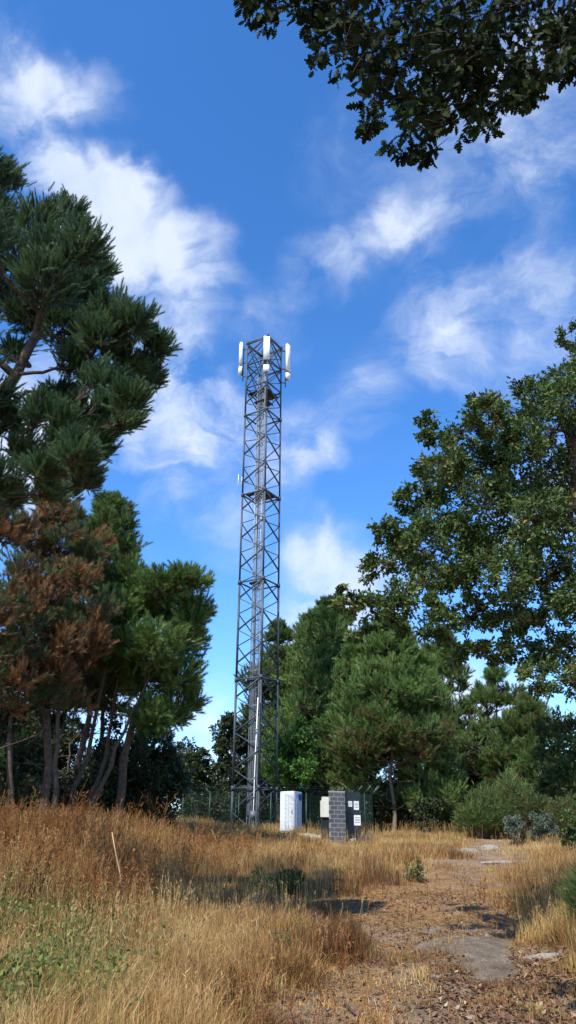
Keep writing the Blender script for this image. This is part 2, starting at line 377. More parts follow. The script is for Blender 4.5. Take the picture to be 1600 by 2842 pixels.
# ------------------------------------------------------------------ grass
def in_view(px, dep, mrg=140): return (px > -mrg) & (px < 1600 + mrg) & (dep > 1)
def scatter(n, y0, y1, mrg=140, g_=rng):
    """points spread evenly over the ground between y0 and y1, inside the view widened a little"""
    y = np.sqrt(g_.uniform(y0 * y0, y1 * y1, n)); hw = (800 + mrg) / F * (y * .92 + 1.)
    return g_.uniform(-1, 1, n) * hw, y
def blades(mb, x, y, h, wd, tint, lean=.5, bend=.65):
    n = len(x); z = gz(x, y) - .015
    az = rng.uniform(0, 6.283, n); side = np.stack([np.cos(az), np.sin(az), 0 * az], 1)
    la = rng.uniform(0, 6.283, n); gl = (fbm(x * 1.5 + 40, y * 1.5, 2) - .38)[:, None] * np.array([3.2, 0, 0]) + (fbm(x * 1.5, y * 1.5 + 70, 2) - .38)[:, None] * np.array([0, 2., 0]); ld = np.stack([np.cos(la), np.sin(la), 0 * la], 1) + gl
    l = rng.random(n)[:, None] * lean * (.5 + 2.2 * ss(.42, .58, fbm(x * 1.2 + 20, y * 1.2 + 33, 3)))[:, None]; up = np.array([0, 0, 1.])
    P = np.stack([x, y, z], 1); h = h[:, None]; wd = np.broadcast_to(wd, (n,))[:, None]
    m1 = P + up * h * .55 + ld * l * h * .35; t = P + up * h * (1 - .35 * l) + ld * (l + bend * rng.random(n)[:, None] * .6) * h * .8
    V = np.stack([P - side * wd * .5, P + side * wd * .5, m1 - side * wd * .42, m1 + side * wd * .42, t], 1).reshape(-1, 3)
    o = (np.arange(n) * 5)[:, None]
    mb.add(V, [o + np.array([0, 1, 3, 2]), o + np.array([2, 3, 4])], np.repeat(tint, 5))
gr = MB()
def pave(n, y0, y1, hs=1.0, ws=1.0):
    x, y = scatter(n, y0, y1); zz = zones(x, y); px, py = zz['px'], zz['py']
    clump = ss(.36, .56, fbm(x * 4 + 3, y * 4, 2) * 1.05)
    tall, right = zz['tall'], zz['right']
    short = np.clip(1 - tall - right, 0, 1)
    dens = tall * (.45 + .55 * clump) + right * (.6 + .4 * clump) + short * (.10 + .25 * ss(1150, 900, px) + .55 * clump * ss(.34, .5, zz['n2']))
    dens = dens * np.where(np.abs(zz['dr']) < .5, .7, 1) 
    keep = rng.random(n) < dens
    x, y, px, py, tall, right, short = [a[keep] for a in (x, y, px, py, tall, right, short)]; n_, n2 = zz['n'][keep], zz['n2'][keep]
    H = tall * .62 + right * .6 + short * (.10 + .09 * np.exp(-(zz['dr'][keep] / .3) ** 2))
    mid = ss(2400, 2450, py) * (1 - ss(2540, 2600, py)) * ss(430, 560, px)      # low grass in mid field; also masks its painted shade band
    H = H * (1 - .55 * mid); far = (1 - ss(2330, 2400, py)); H = H * (1 - .5 * (1 - ss(2350, 2420, py)) * ss(780, 930, px))
    H = H * rng.uniform(.45, 1.15, len(x)) * (.6 + .8 * n2)
    T = .42 + (n_ - .45) * 1.7 + (fbm(x * 2.6 + 90, y * 2.6, 2) - .38) * .8 + rng.normal(0, .2, len(x)) - .30 * mid + .12 * far  # mid term: dead-weed brown that also paints shade into the blades
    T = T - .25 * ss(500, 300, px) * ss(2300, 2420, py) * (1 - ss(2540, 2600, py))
    T = np.clip(T, .02, .9)
    gn = ss(470, 120, px) * ss(2470, 2680, py) * ss(.36, .52, fbm(x * 1.1 + 60, y * 1.1, 3)) * .55 + .12 * ss(1350, 1500, px) * ss(2450, 2560, py) + .12 * far + .05
    T = np.where(rng.random(len(x)) < gn, rng.uniform(.95, 1, len(x)), T)
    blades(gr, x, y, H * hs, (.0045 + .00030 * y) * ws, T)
def stalks(n, y0, y1):
    x, y = scatter(n, y0, y1); zz = zones(x, y); k = rng.random(n) < (zz['tall'] + zz['right']) * ss(.34, .5, fbm(x * 1.9, y * 1.9 + 50, 2)); x, y = x[k], y[k]; n = len(x)
    h = rng.uniform(.5, .95, n) * np.where(zz['px'][k] > 500, .8, 1.05); P = np.stack([x, y, gz(x, y)], 1); Q = P + np.stack([rng.normal(0, .16, n) * h, rng.normal(0, .16, n) * h, h], 1)
    t = np.clip(rng.normal(.72, .16, n), 0, .92); r_ = .0014 + .00008 * y.mean(); gr.sticks(P, Q, r_, r_ * .7, 3, t)
    for j in range(5):
        u = rng.uniform(.8, 1.05, n)[:, None]; C = P + (Q - P) * u; E = C + unit(rng.normal(0, .5, (n, 3)) + [0, 0, 1]) * rng.uniform(.03, .08, n)[:, None]; s_ = unit(rng.normal(size=(n, 3))) * .005
        gr.add(np.stack([C - s_, C + s_, E], 1).reshape(-1, 3), (np.arange(n) * 3)[:, None] + np.array([0, 1, 2]), np.repeat(t - .15, 3))
stalks(9000, 6.5, 14); stalks(14000, 14, 26); stalks(12000, 26, 44)
pave(150000, 6.5, 14); pave(230000, 14, 26); pave(170000, 26, 46, 1.0, 1.1)
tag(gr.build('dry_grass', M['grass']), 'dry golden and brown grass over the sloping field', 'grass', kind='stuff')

# short litter: dead leaves and chips on the track
leafT_small = (np.array([[0, 0, 0], [.3, .35, .06], [0, 1, .12], [-.3, .4, .05], [0, .5, -.03]]), [np.array([[0, 1, 4], [1, 2, 4], [2, 3, 4], [3, 0, 4]])])
st = MB(); x, y = scatter(80000, 6.5, 26); zz = zones(x, y); k = rng.random(len(x)) < (1 - .8 * ss(1000, 1300, zz['px']) * ss(2620, 2720, zz['py'])) * np.clip(1 - zz['tall'] * .8 - zz['right'] * .5, 0, 1) * (.25 + .75 * ss(.38, .55, fbm(x * 1.7, y * 1.7 + 8, 3)))
x, y = x[k], y[k]; n = len(x); a_ = rng.uniform(0, 6.28, n); l_ = rng.uniform(.04, .16, n); A = np.stack([x, y, gz(x, y) + rng.uniform(.004, .03, n)], 1)
B = A + np.stack([np.cos(a_) * l_, np.sin(a_) * l_, 0 * l_], 1); B[:, 2] = gz(B[:, 0], B[:, 1]) + rng.uniform(.004, .04, n)
st.sticks(A, B, .0028, .0018, 3, np.clip(rng.normal(.6, .2, n), 0, .9)); tag(st.build('fallen_straw', M['grass']), 'broken dry straw lying flat over the bare track', 'straw', kind='stuff')
lit = MB(); x, y = scatter(120000, 6.5, 20); zz = zones(x, y); short = np.clip(1 - zz['tall'] - zz['right'], 0, 1)
k = rng.random(len(x)) < short * (.2 + 1.0 * ss(1050, 1350, zz['px']) * ss(2600, 2720, zz['py'])); x, y = x[k], y[k]; n = len(x)
d = unit(np.stack([rng.normal(0, .35, n), rng.normal(0, .35, n), np.ones(n)], 1))
lit.inst(leafT_small, np.stack([x, y, gz(x, y) + .006], 1), frames(d, rng.uniform(0, 6.28, n)), rng.uniform(.03, .09, n), np.clip(rng.normal(.45, .25, n), 0, 1))
tag(lit.build('leaf_litter', M['litter']), 'brown fallen leaves scattered over the bare track', 'leaf litter', kind='stuff')

# tall dry weeds on the left bank
wd = MB()
def weed_field(n, x0, x1, y0, y1, hgt):
    x = rng.uniform(x0, x1, n); y = rng.uniform(y0, y1, n); zz = zones(x, y)
    k = rng.random(n) < ss(.34, .5, fbm(x * 1.3 + 9, y * 1.3, 2)) + .12; x, y = x[k], y[k]; n = len(x)
    h = hgt * rng.uniform(.5, 1.15, n) * (.7 + .7 * fbm(x * .9, y * .9 + 4, 2))
    P = np.stack([x, y, gz(x, y)], 1); dr_ = unit(np.stack([rng.normal(.06, .2, n), rng.normal(0, .2, n), np.ones(n)], 1)); Q = P + dr_ * h[:, None]
    t = np.clip(rng.normal(.45, .22, n) + (fbm(x * .8, y * .8, 2) - .38), 0, 1)
    wd.sticks(P, Q, .005, .002, 3, t)
    for lvl in range(9):
        u = rng.uniform(.35, 1, n)[:, None]; A = P + (Q - P) * u
        B = A + unit(dr_ * 1.1 + rng.normal(0, .6, (n, 3))) * (h * rng.uniform(.12, .3, n))[:, None]
        wd.sticks(A, B, .0035, .002, 3, t)
        for j in range(3):
            C = A + (B - A) * rng.uniform(.3, 1, n)[:, None]; E = C + unit((B - A) + rng.normal(0, .12, (n, 3))) * (h * rng.uniform(.04, .1, n))[:, None]
            s_ = unit(rng.normal(size=(n, 3))) * .008
            wd.add(np.stack([C - s_, C + s_, E], 1).reshape(-1, 3), (np.arange(n) * 3)[:, None] + np.array([0, 1, 2]), np.repeat(t, 3))
weed_field(4400, -9.5, -2.3, 13, 23, 1.0)
weed_field(1800, -10, -1.2, 22, 31, .95)
weed_field(500, -2.5, 1.5, 22, 34, .6)
weed_field(1300, -4.5, 1.2, 8, 14, .42); weed_field(350, .5, 5, 14, 24, .3); weed_field(300, 4, 7.5, 12, 22, .45)
weed_field(260, -9, -2.2, 20, 27, 1.35); weed_field(120, -2.5, .5, 28, 36, .8)
tag(wd.build('dry_weeds', M['weeds_dry']), 'thicket of tall reddish dry weeds on the left bank', 'weeds', kind='stuff')

# green weeds low on the left
gw = MB(); x, y = scatter(16000, 6.8, 14.5); zz = zones(x, y)
k = (rng.random(len(x)) < ss(560, 40, zz['px']) * ss(2440, 2650, zz['py']) * ss(.38, .56, zz['n2']) * .75); x, y = x[k], y[k]; n = len(x)
for lv in range(8):
    hh = rng.uniform(.15, .7, n); off = rng.normal(0, .06, (n, 2))
    d = unit(np.stack([rng.normal(0, 1, n), rng.normal(0, 1, n), rng.normal(.6, .5, n)], 1))
    gw.inst(leafT_small, np.stack([x + off[:, 0], y + off[:, 1], gz(x, y) + hh], 1), frames(d, rng.uniform(0, 6.28, n)), rng.uniform(.025, .07, n), rng.random(n))
P = np.stack([x, y, gz(x, y)], 1); gw.sticks(P, P + np.array([0, 0, .5]) + rng.normal(0, .05, (n, 3)), .003, .0015, 3, .5)
tag(gw.build('leafy_weeds', M['weed']), 'green leafy weeds among the dry grass at lower left', 'weeds', kind='stuff')

# ------------------------------------------------------------------ foliage templates
PA = 1
def pine_tpl(n, L, nl, wdt, seed):
    g_ = np.random.default_rng(seed); V = []; Fc = []
    for i in range(n):
        t = i / n; a = i * 2.399; base = np.array([0, 0, L * t])
        sp = (.62 if n > 50 else .75) - .35 * t; dd = np.array([math.cos(a) * sp, math.sin(a) * sp, 1.0]) + g_.normal(0, .12, 3); dd /= np.linalg.norm(dd)
        s_ = np.cross(dd, g_.normal(size=3)); s_ /= np.linalg.norm(s_)
        l = nl * g_.uniform(.8, 1.15) * (1 - .25 * t)
        V += [base - s_ * wdt / 2, base + s_ * wdt / 2, base + dd * l]; Fc.append([3 * i, 3 * i + 1, 3 * i + 2])
    return np.array(V), [np.array(Fc)]
PT_near = [pine_tpl(80, .27, .095, .0085, s_) for s_ in range(3)]
PT_mid = [pine_tpl(38, .30, .17, .017, s_ + 5) for s_ in range(3)]
PT_far = [pine_tpl(28, .40, .23, .030, s_ + 9) for s_ in range(3)]
def oak_tpl(rows, fold):
    V = []
    for t, w_ in rows: V += [[-w_, t, fold * w_], [0, t, 0], [w_, t, fold * w_]]
    V = np.array(V); V[:, 2] += -.18 * V[:, 1] ** 2
    Fc = []
    for i in range(len(rows) - 1):
        a = 3 * i; Fc += [[a, a + 1, a + 4, a + 3], [a + 1, a + 2, a + 5, a + 4]]
    V = V[:, [0, 2, 1]]      # length along +Z
    return V, [np.array(Fc)]
OT_near = [oak_tpl([(0, .012), (.1, .03), (.17, .13), (.23, .07), (.33, .24), (.41, .10), (.52, .30), (.61, .13), (.72, .27), (.80, .13), (.90, .15), (1., .03)], f) for f in (.25, .5, -.2)]
OT_mid = [oak_tpl([(0, .02), (.28, .22), (.42, .12), (.62, .30), (.78, .15), (1., .05)], f) for f in (.3, .6)]
OT_far = [(np.array([[0, 0, 0], [.32, .05, .45], [0, -.04, 1.], [-.3, .06, .5]]), [np.array([[0, 1, 2, 3]])]), (np.array([[0, 0, 0], [.25, -.08, .6], [0, .1, 1.], [-.35, .02, .4]]), [np.array([[0, 1, 2], [0, 2, 3]])])]

def put(mb, tpls, P, D, sc, tint, g_):
    idx = g_.integers(0, len(tpls), len(P))
    for i, T in enumerate(tpls):
        k = idx == i
        mb.inst(T, P[k], frames(D[k], g_.uniform(0, 6.28, k.sum())), sc[k], tint[k])

def curve(a, b, sag, n=7, g_=rng, wob=.04):
    a = np.array(a, float); b = np.array(b, float); t = np.linspace(0, 1, n)[:, None]; L = np.linalg.norm(b - a)
    P = a + (b - a) * t; P[:, 2] += sag * L * (t[:, 0] * (1 - t[:, 0])) * 4
    P[1:-1] += g_.normal(0, wob * L, (n - 2, 3)); return P

def foliate(wood, fol, limb, r0, center, radii, kind, tpls, nbr, per, size, tm, ts, g_, up=.5, twr=.006, dens_dir=None, hang=0):
    """branchlets fan out of a limb into an ellipsoid round `center`; each carries leaves or needle shoots"""
    center = np.array(center); radii = np.array(radii)
    q = rdir(nbr, g_) * (g_.uniform(.45, 1., nbr) ** .6)[:, None]
    if kind == 'pine': q[:, 2] = q[:, 2] * .9 + .12
    E = center + q * radii
    n = len(limb); ia = g_.integers(n // 2, n, nbr); A = limb[ia]
    midp = (A + E) / 2 + np.array([0, 0, -.06 if kind == 'pine' else .05]) * np.linalg.norm(E - A, axis=1)[:, None]
    wood.sticks(A, midp, r0 * .45, twr * 1.3, 4); wood.sticks(midp, E, twr * 1.3, twr * .6, 3)
    u = g_.uniform(.1, 1.0, (nbr, per)) if kind == 'pine' else g_.uniform(.25, 1.05, (nbr, per))
    P = midp[:, None] + (E - midp)[:, None] * u[..., None]
    spread = np.linalg.norm(radii) / 1.73
    P = P + g_.normal(0, spread * (.13 if kind == 'pine' else .12), P.shape)
    P = P.reshape(-1, 3); m_ = len(P)
    bd = unit(np.repeat(E - A, per, 0))
    out_ = unit((P - center) / radii)
    if kind == 'pine': D = unit(bd * .45 + out_ * .35 + np.array([0, 0, up]) + g_.normal(0, .36, P.shape))
    else: D = unit(bd * .35 + out_ * .35 + g_.normal(0, .75, P.shape) + np.array([0, 0, -hang]))
    t = np.clip(tm + np.repeat(g_.normal(0, ts, nbr), per) + g_.normal(0, ts, m_), 0, 1)
    if kind == 'pine': 
        k = g_.random(m_) < .5
        B0 = midp[:, None] + (E - midp)[:, None] * np.clip(u - .1, 0, 1)[..., None]; B0 = B0.reshape(-1, 3)
        wood.sticks(B0[k], P[k], twr * .6, twr * .4, 3)
    put(fol, tpls, P, D, size * g_.uniform(.75, 1.2, m_), t, g_)

def auto_conifer(label, base, top, rmax, t0, mat, bark, tpls, size, nlev, nlimb, nbr, per, seed, tm=.55, ts=.16, group=None, trunk_r=.14, prof=None, cat='pine tree', name='pine_tree', tfun=None, gap=.0):
    g_ = np.random.default_rng(seed); base = np.array(base, float); top = np.array(top, float)
    root = empty(name, base, label, cat, group)
    wood, fol = MB(), MB()
    base2 = base - np.array([0, 0, .3]); T = curve(base2, top, 0, 12, g_, .008)
    wood.tube(T, np.linspace(trunk_r, .02, 12), 8)
    tt = np.linspace(0, 1, 12)
    prof = prof or (lambda s_: (.55 + .45 * math.sin(min(1, s_ * 1.6) * math.pi / 2)) * (1 - s_ ** 2.2) + .12)
    H = np.linalg.norm(top - base)
    for i in range(nlev):
        s_ = (i + g_.uniform(-.3, .3)) / (nlev - 1); s_ = min(max(s_, 0), 1); t = t0 + (1 - t0) * s_ * .97
        p0 = np.array([np.interp(t, tt, T[:, c]) for c in range(3)]); R = rmax * prof(s_)
        nl = max(2, int(round(nlimb * (1 - .4 * s_)))); a0 = g_.uniform(0, 6.28)
        for j in range(nl):
            if g_.random() < gap: continue
            a = a0 + j * 6.283 / nl + g_.normal(0, .3); L = R * g_.uniform(.62, 1.1)
            e = p0 + np.array([math.cos(a) * L, math.sin(a) * L, L * g_.uniform(.1, .5) + .05 * H * s_])
            limb = curve(p0, e, -.08, 6, g_, .035); r_ = max(.012, trunk_r * .32 * (1 - .6 * s_))
            wood.tube(limb, np.linspace(r_, r_ * .35, 6), 5)
            tmm = tm if tfun is None else tfun(e, g_)
            foliate(wood, fol, limb, r_ * .6, p0 + (e - p0) * .8, (L * .42 + .25, L * .42 + .25, L * .16 + .26), 'pine', tpls, nbr, per, size, tmm, ts, g_, up=.8)
    nd = 16; ud = g_.uniform(max(.12, t0 - .25), t0 + .12, nd); Ad = np.stack([np.interp(ud, tt, T[:, c]) for c in range(3)], 1); azd = g_.uniform(0, 6.28, nd)
    Bd = Ad + np.stack([np.cos(azd), np.sin(azd), g_.uniform(-.15, .55, nd)], 1) * (rmax * g_.uniform(.3, .75, nd))[:, None]; wood.sticks(Ad, Bd, .025, .008, 4)
    for q in range(4):
        uq = g_.uniform(.3, 1, nd)[:, None]; Cd = Ad + (Bd - Ad) * uq; wood.sticks(Cd, Cd + unit((Bd - Ad) + g_.normal(0, .6, (nd, 3)) * rmax * .4) * g_.uniform(.2, .6, nd)[:, None], .010, .004, 3)
    foliate(wood, fol, T[-3:], .02, top - np.array([0, 0, .2]), (.45, .45, .8), 'pine', tpls, nbr, per, size, tm if tfun is None else tfun(top, g_), ts, g_, up=1)
    wood.build('trunk', bark, root); fol.build('crown', mat, root); return root

def clump_tree(label, base, trunk, trunk_r, clumps, kind, mat, bark, tpls, size, nbr, per, seed, tm=.55, ts=.16, group=None, cat='tree', name='tree', twr=.006, up=.5, tfun=None, hang=0, sag=None, attach=None, limb_r=.3):
    """a tree whose limbs leave the trunk polyline and end in the clumps given (center, radii)"""
    g_ = np.random.default_rng(seed); root = empty(name, base, label, cat, group); wood, fol = MB(), MB()
    T = np.array(trunk, float); s_ = np.linspace(0, 1, len(T)); ts_ = np.linspace(0, 1, 14)
    TT = np.stack([np.interp(ts_, s_, T[:, c]) for c in range(3)], 1); TT[1:-1] += g_.normal(0, trunk_r * .25, (12, 3))
    wood.tube(TT, np.linspace(trunk_r, trunk_r * .3, 14), 9)
    medv = float(np.median([(q[1][0] * q[1][1] * q[1][2]) ** (1 / 3) for q in clumps]))
    tr_r = np.linspace(trunk_r, trunk_r * .3, 14)
    nodes = [(TT[i], tr_r[i], 0.0) for i in range(3, 14)]; NP = np.array([q[0] for q in nodes]); NR = [q[1] for q in nodes]; ND = [0.0] * len(nodes)
    att = attach if attach is not None else .45
    def dtr(c): return float(np.min(np.linalg.norm(TT - c, axis=1)))
    for c, r in sorted(clumps, key=lambda q: dtr(np.array(q[0], float))):
        c = np.array(c, float); v = c - NP; L = np.linalg.norm(v, axis=1); dh = np.linalg.norm(v[:, :2], axis=1)
        cost = L + .35 * np.array(ND) + 1.1 * np.abs(v[:, 2] - att * dh) + 6 * (np.array(ND) > dtr(c))
        i = int(np.argmin(cost)); a = NP[i]
        limb = curve(a, c, -.07 if sag is None else sag, 8, g_, .035); Ln = np.linalg.norm(c - a)
        r_ = min(NR[i] * .75, (.012 + .012 * Ln * limb_r / .3) * (1.5 if ND[i] == 0 else 1))
        wood.tube(limb, np.linspace(r_, r_ * .4, 8), 6)
        NP = np.concatenate([NP, limb[3:]]); NR += list(np.linspace(r_, r_ * .4, 8)[3:]); ND += [ND[i] + Ln * u for u in np.linspace(0, 1, 8)[3:]]
        vol = (r[0] * r[1] * r[2]) ** (1 / 3)
        nb_c = max(3, int(nbr * min(1.7, (vol / medv) ** 1.4)))
        foliate(wood, fol, limb, r_ * .5, c, r, kind, tpls, nb_c, per, size, tm if tfun is None else tfun(c, g_), ts, g_, up=up, twr=twr, hang=hang)
    wood.build('trunk', bark, root); fol.build('crown', mat, root); return root

def gp(px, py, Y):
    """ground point on the line of sight column px at distance Y"""
    p_ = at(px, py, Y); return np.array([p_[0], Y, gz(p_[0], Y)])

# ------------------------------------------------------------------ big pine on the left
gA = np.random.default_rng(21); cl = []
for (px, py, r) in [(20, 500, .5), (-40, 470, .6), (10, 600, .5), (-60, 640, .7), (130, 620, .5), (210, 600, .42), (165, 690, .5), (250, 690, .42), (285, 760, .42), (50, 720, .6), (150, 790, .6), (240, 820, .55),
                    (0, 830, .6), (330, 870, .42), (90, 880, .5), (200, 920, .55), (300, 940, .5), (395, 905, .33), (-70, 800, .8), (-150, 700, .8), (460, 960, .36), (430, 1040, .36), (375, 1010, .4),
                    (385, 1110, .36), (310, 1060, .4), (240, 1010, .4), (330, 1170, .36), (260, 1150, .42), (290, 1240, .34), (255, 1310, .28), (190, 1090, .4), (130, 1150, .35), (190, 1230, .4), (90, 1250, .35), (30, 1180, .35), (-40, 1100, .6),
                    (20, 1330, .35), (130, 1310, .3), (290, 1210, .34), (330, 1120, .34), (235, 1260, .34), (200, 1180, .34), (270, 1340, .28), (180, 1300, .3), (225, 1200, .3), (150, 1370, .28), (60, 1380, .3), (365, 1170, .3), (420, 1080, .3), (-120, 950, .9), (-230, 850, .9), (-260, 1050, .9), (-150, 1200, .8), (-330, 700, .9), (-200, 560, .8), (-90, 400, .5), (60, 980, .3)]:
    Y = 11 + gA.uniform(-1.3, 1.6); k_ = .82 if py > 930 and px > 40 else 1.; cl.append((at(px - 18, py, Y), (r * .95 * k_, r * 1.1 * k_, r * .75 * k_)))
bA = np.array([-6.6, 11, gz(-6.6, 11)])
clump_tree('tall pine with dense dark green crown leaning in from the upper left edge', bA, [bA - [0, 0, .3], at(-330, 1900, 11), at(-160, 1400, 11), at(-20, 1120, 11), at(70, 1000, 11), at(120, 880, 11), at(110, 760, 11)], .16, cl,
           'pine', M['pine'], M['bark'], PT_near, .84, 28, 12, 31, tm=.55, ts=.17, cat='pine tree', name='pine_tree', twr=.007, up=.85, attach=.7, sag=-.04)

# ------------------------------------------------------------------ pines on the left, further away
def brown_t(e, g_):
    return g_.choice([.25, .45, .8], p=[.36, .29, .35])
def tree_px(label, bpx, tpx, Y, rpx, **k):
    b = gp(bpx, 2150, Y); t = at(tpx[0], tpx[1], Y); dep = Y * .92 + t[2] * .3
    return auto_conifer(label, b, t, rpx / F * dep, **k)
GL = 'pines standing in the left grove'
tree_px('pine with rust brown dying needles below the big left pine', 155, (150, 1320), 27, 140, t0=.32, mat=M['pine_brown'], bark=M['bark'], tpls=PT_mid, size=1.15, nlev=19, nlimb=6, nbr=14, per=7, seed=41, tfun=brown_t, group=GL, trunk_r=.17, gap=.33)
tree_px('browning pine at the very left edge with bare leaning limbs', -20, (0, 1390), 25, 160, t0=.36, mat=M['pine_brown'], bark=M['bark'], tpls=PT_mid, size=1.1, nlev=15, nlimb=6, nbr=13, per=7, seed=42, tfun=lambda e, g_: g_.choice([.35, .75], p=[.4, .6]), group=GL, trunk_r=.16, gap=.33)
tree_px('slim green pine rising right behind the brown pine', 215, (310, 1410), 31, 125, t0=.42, mat=M['pine_far'], bark=M['bark'], tpls=PT_mid, size=1.25, nlev=16, nlimb=6, nbr=13, per=7, seed=43, tm=.55, group=GL, trunk_r=.16, gap=.2)
cl = []
for (px, py, r) in [(545, 1620, .45), (500, 1610, .5), (440, 1630, .6), (550, 1690, .5), (490, 1700, .8), (400, 1700, .8), (520, 1790, .7), (440, 1800, .95), (350, 1790, .8), (500, 1880, .7), (410, 1890, .9), (540, 1950, .4), (480, 1980, .6), (420, 1990, .6), (330, 1700, .7), (400, 1620, .5), (520, 1740, .5)]:
    cl.append((at(px, py, 30 + gA.uniform(-1.8, 1.8)), (r * 1.35, r * 1.6, r * 1.1)))
bD = gp(330, 2150, 30)
clump_tree('leaning pine with broad sunlit yellow green crown, rightmost of the left grove', bD, [bD - [0, 0, .3], at(350, 2080, 30), at(390, 1950, 30), at(425, 1820, 30), at(455, 1680, 30)], .17, cl, 'pine', M['pine_far'], M['bark'], PT_mid, 1.2, 34, 9, 44, tm=.72, ts=.15, group=GL, cat='pine tree', name='pine_tree', twr=.012, attach=.6)
tree_px('dark thin pine with forked trunks between the brown pine and the leaning pine', 260, (345, 1560), 34, 100, t0=.45, mat=M['pine_far'], bark=M['bark'], tpls=PT_mid, size=1.25, nlev=12, nlimb=5, nbr=12, per=7, seed=45, tm=.4, group=GL, trunk_r=.13, gap=.15)
tree_px('low dark pine filling the left edge behind the weeds', 40, (40, 1790), 34, 130, t0=.08, mat=M['pine'], bark=M['bark'], tpls=PT_far, size=.95, nlev=14, nlimb=6, nbr=11, per=6, seed=46, tm=.35, group=GL, trunk_r=.12, gap=.15)
tree_px('low dark pine behind the trunks of the brown pine', 160, (140, 1900), 36, 100, t0=.08, mat=M['pine'], bark=M['bark'], tpls=PT_far, size=.95, nlev=11, nlimb=6, nbr=11, per=6, seed=47, tm=.35, group=GL, trunk_r=.1, gap=.15)
tree_px('low dark pine under the right side of the leaning pine', 400, (410, 1990), 36, 90, t0=.08, mat=M['pine'], bark=M['bark'], tpls=PT_far, size=.95, nlev=9, nlimb=6, nbr=11, per=6, seed=48, tm=.3, group=GL, trunk_r=.1, gap=.1)
for i, (lb, a_, b_, Yt) in enumerate([('bare leaning grey trunk in the left grove, the longest one', (200, 2150), (330, 1700), 29), ('thin bare trunk slanting right under the leaning pine', (250, 2150), (345, 1830), 30), ('straight thin bare trunk left of the slanting ones', (70, 2150), (10, 1750), 26), ('bare forked trunk slanting right between the two others', (225, 2150), (410, 1890), 28.5), ('upright bare trunk right of the brown pine', (165, 2150), (185, 1750), 26.5)]):
    b0 = gp(a_[0], a_[1], Yt); t0_ = at(b_[0], b_[1], Yt); g_ = np.random.default_rng(60 + i); wb = MB(); c_ = curve(b0 - [0, 0, .2], t0_, .02, 10, g_, .008)
    wb.tube(c_, np.linspace(.11, .03, 10), 7)
    for q in range(9):
        s0 = c_[g_.integers(4, 10)]; wb.tube(curve(s0, s0 + np.array([g_.normal(0, .7), g_.normal(0, .5), g_.uniform(.3, 1.3)]), 0, 4, g_, .05), [.022, .015, .01, .005], 4)
    o = wb.build('bare_tree', M['bark'], origin=b0); tag(o, lb, 'bare tree', 'bare trunks in the left grove')

# ------------------------------------------------------------------ broadleaf shrubs and trees
def blob_tree(label, px, py_top, Y, rpx, py_bot, mat, bark, tpls, size, n, nbr, per, seed, tm=.5, ts=.2, group=None, cat='tree', name='tree', trunk=True, flat=1.0, ncl=None):
    """rounded broadleaf crown between two rows at column px"""
    g_ = np.random.default_rng(seed); top = at(px, py_top, Y); bot = at(px, py_bot, Y); b = gp(px, py_bot, Y)
    if cat != 'tree': bot[2] = b[2] + .1
    c = (top + bot) / 2; dep = Y * .92 + c[2] * .35; R = rpx / F * dep; Hh = (top[2] - bot[2]) / 2
    cl = []
    for i in range(n):
        q = rdir(1, g_)[0] * g_.uniform(.3, .85) * np.array([1, 1, 1.05]); r = g_.uniform(.26, .46)
        cl.append((c + q * np.array([R, R * flat, Hh]), (R * r, R * r, max(.25, min(R, Hh) * r))))
    return clump_tree(label, b, [b - [0, 0, .2], b * [1, 1, 0] + [0, 0, b[2] * .5 + c[2] * .5], c + [0, 0, Hh * .4]], max(.05, .03 * Hh + .03), cl, 'leaf', mat, bark, tpls, size, nbr, per, seed, tm, ts, group, cat, name, twr=.006)
GU = 'dark bushes under the left grove'
for lb, px, pt, Y, r, pb, mt, sd in [('dark evergreen bush at the far left foot of the grove', 30, 1950, 27, 110, 2230, 'dark', 70), ('dense dark bush beneath the brown pine', 190, 1960, 31, 120, 2230, 'dark', 71),
        ('broad dark green bush beneath the leaning pine', 330, 1975, 33, 130, 2240, 'dark', 72), ('low rounded black green bush at the right end of the left grove', 430, 2050, 35, 95, 2260, 'dark', 73), ('brownish bush behind the weeds at far left', 110, 1860, 33, 130, 2130, 'dark', 74),
        ('lighter green bush just behind the dry weeds', 270, 2140, 27, 70, 2230, 'green', 75)][:5]:
    blob_tree(lb, px, pt, Y, r, pb, M[mt], M['bark'], OT_far, .16, 15, 24, 16, sd, group=GU, cat='bush', name='bush')
GB = 'trees behind the fenced compound'
for lb, px, pt, Y, r, pb, mt, sd, tm in [('small dark holm oak left of the tower, sky showing through', 535, 2035, 56, 75, 2230, 'dark', 80, .6), ('dark tree directly behind the tower base, left side', 640, 1945, 55, 70, 2240, 'dark', 81, .5),
        ('dark tree behind the tower seen through its lattice', 720, 1860, 58, 80, 2240, 'dark', 82, .55),
        ('bright green leafy tree right of the tower above the white cabinet', 815, 1960, 47.5, 85, 2230, 'green', 83, .45), ('dark tree filling the gap behind the block pier', 930, 2050, 53, 100, 2300, 'dark', 84, .5),
        ('dark green oak right of the twin trunks', 1190, 2030, 52, 100, 2330, 'dark', 85, .5), ('dark oak behind the broom bushes, sky gaps on its right', 1350, 2010, 54, 110, 2280, 'dark', 86, .55),
        ('dark oak at the right edge behind the broom bushes', 1510, 2060, 50, 110, 2300, 'dark', 87, .5)]:
    blob_tree(lb, px, pt, Y, r, pb, M[mt], M['bark'], OT_far, .22, 20, 22, 18, sd, tm=tm, group=GB)
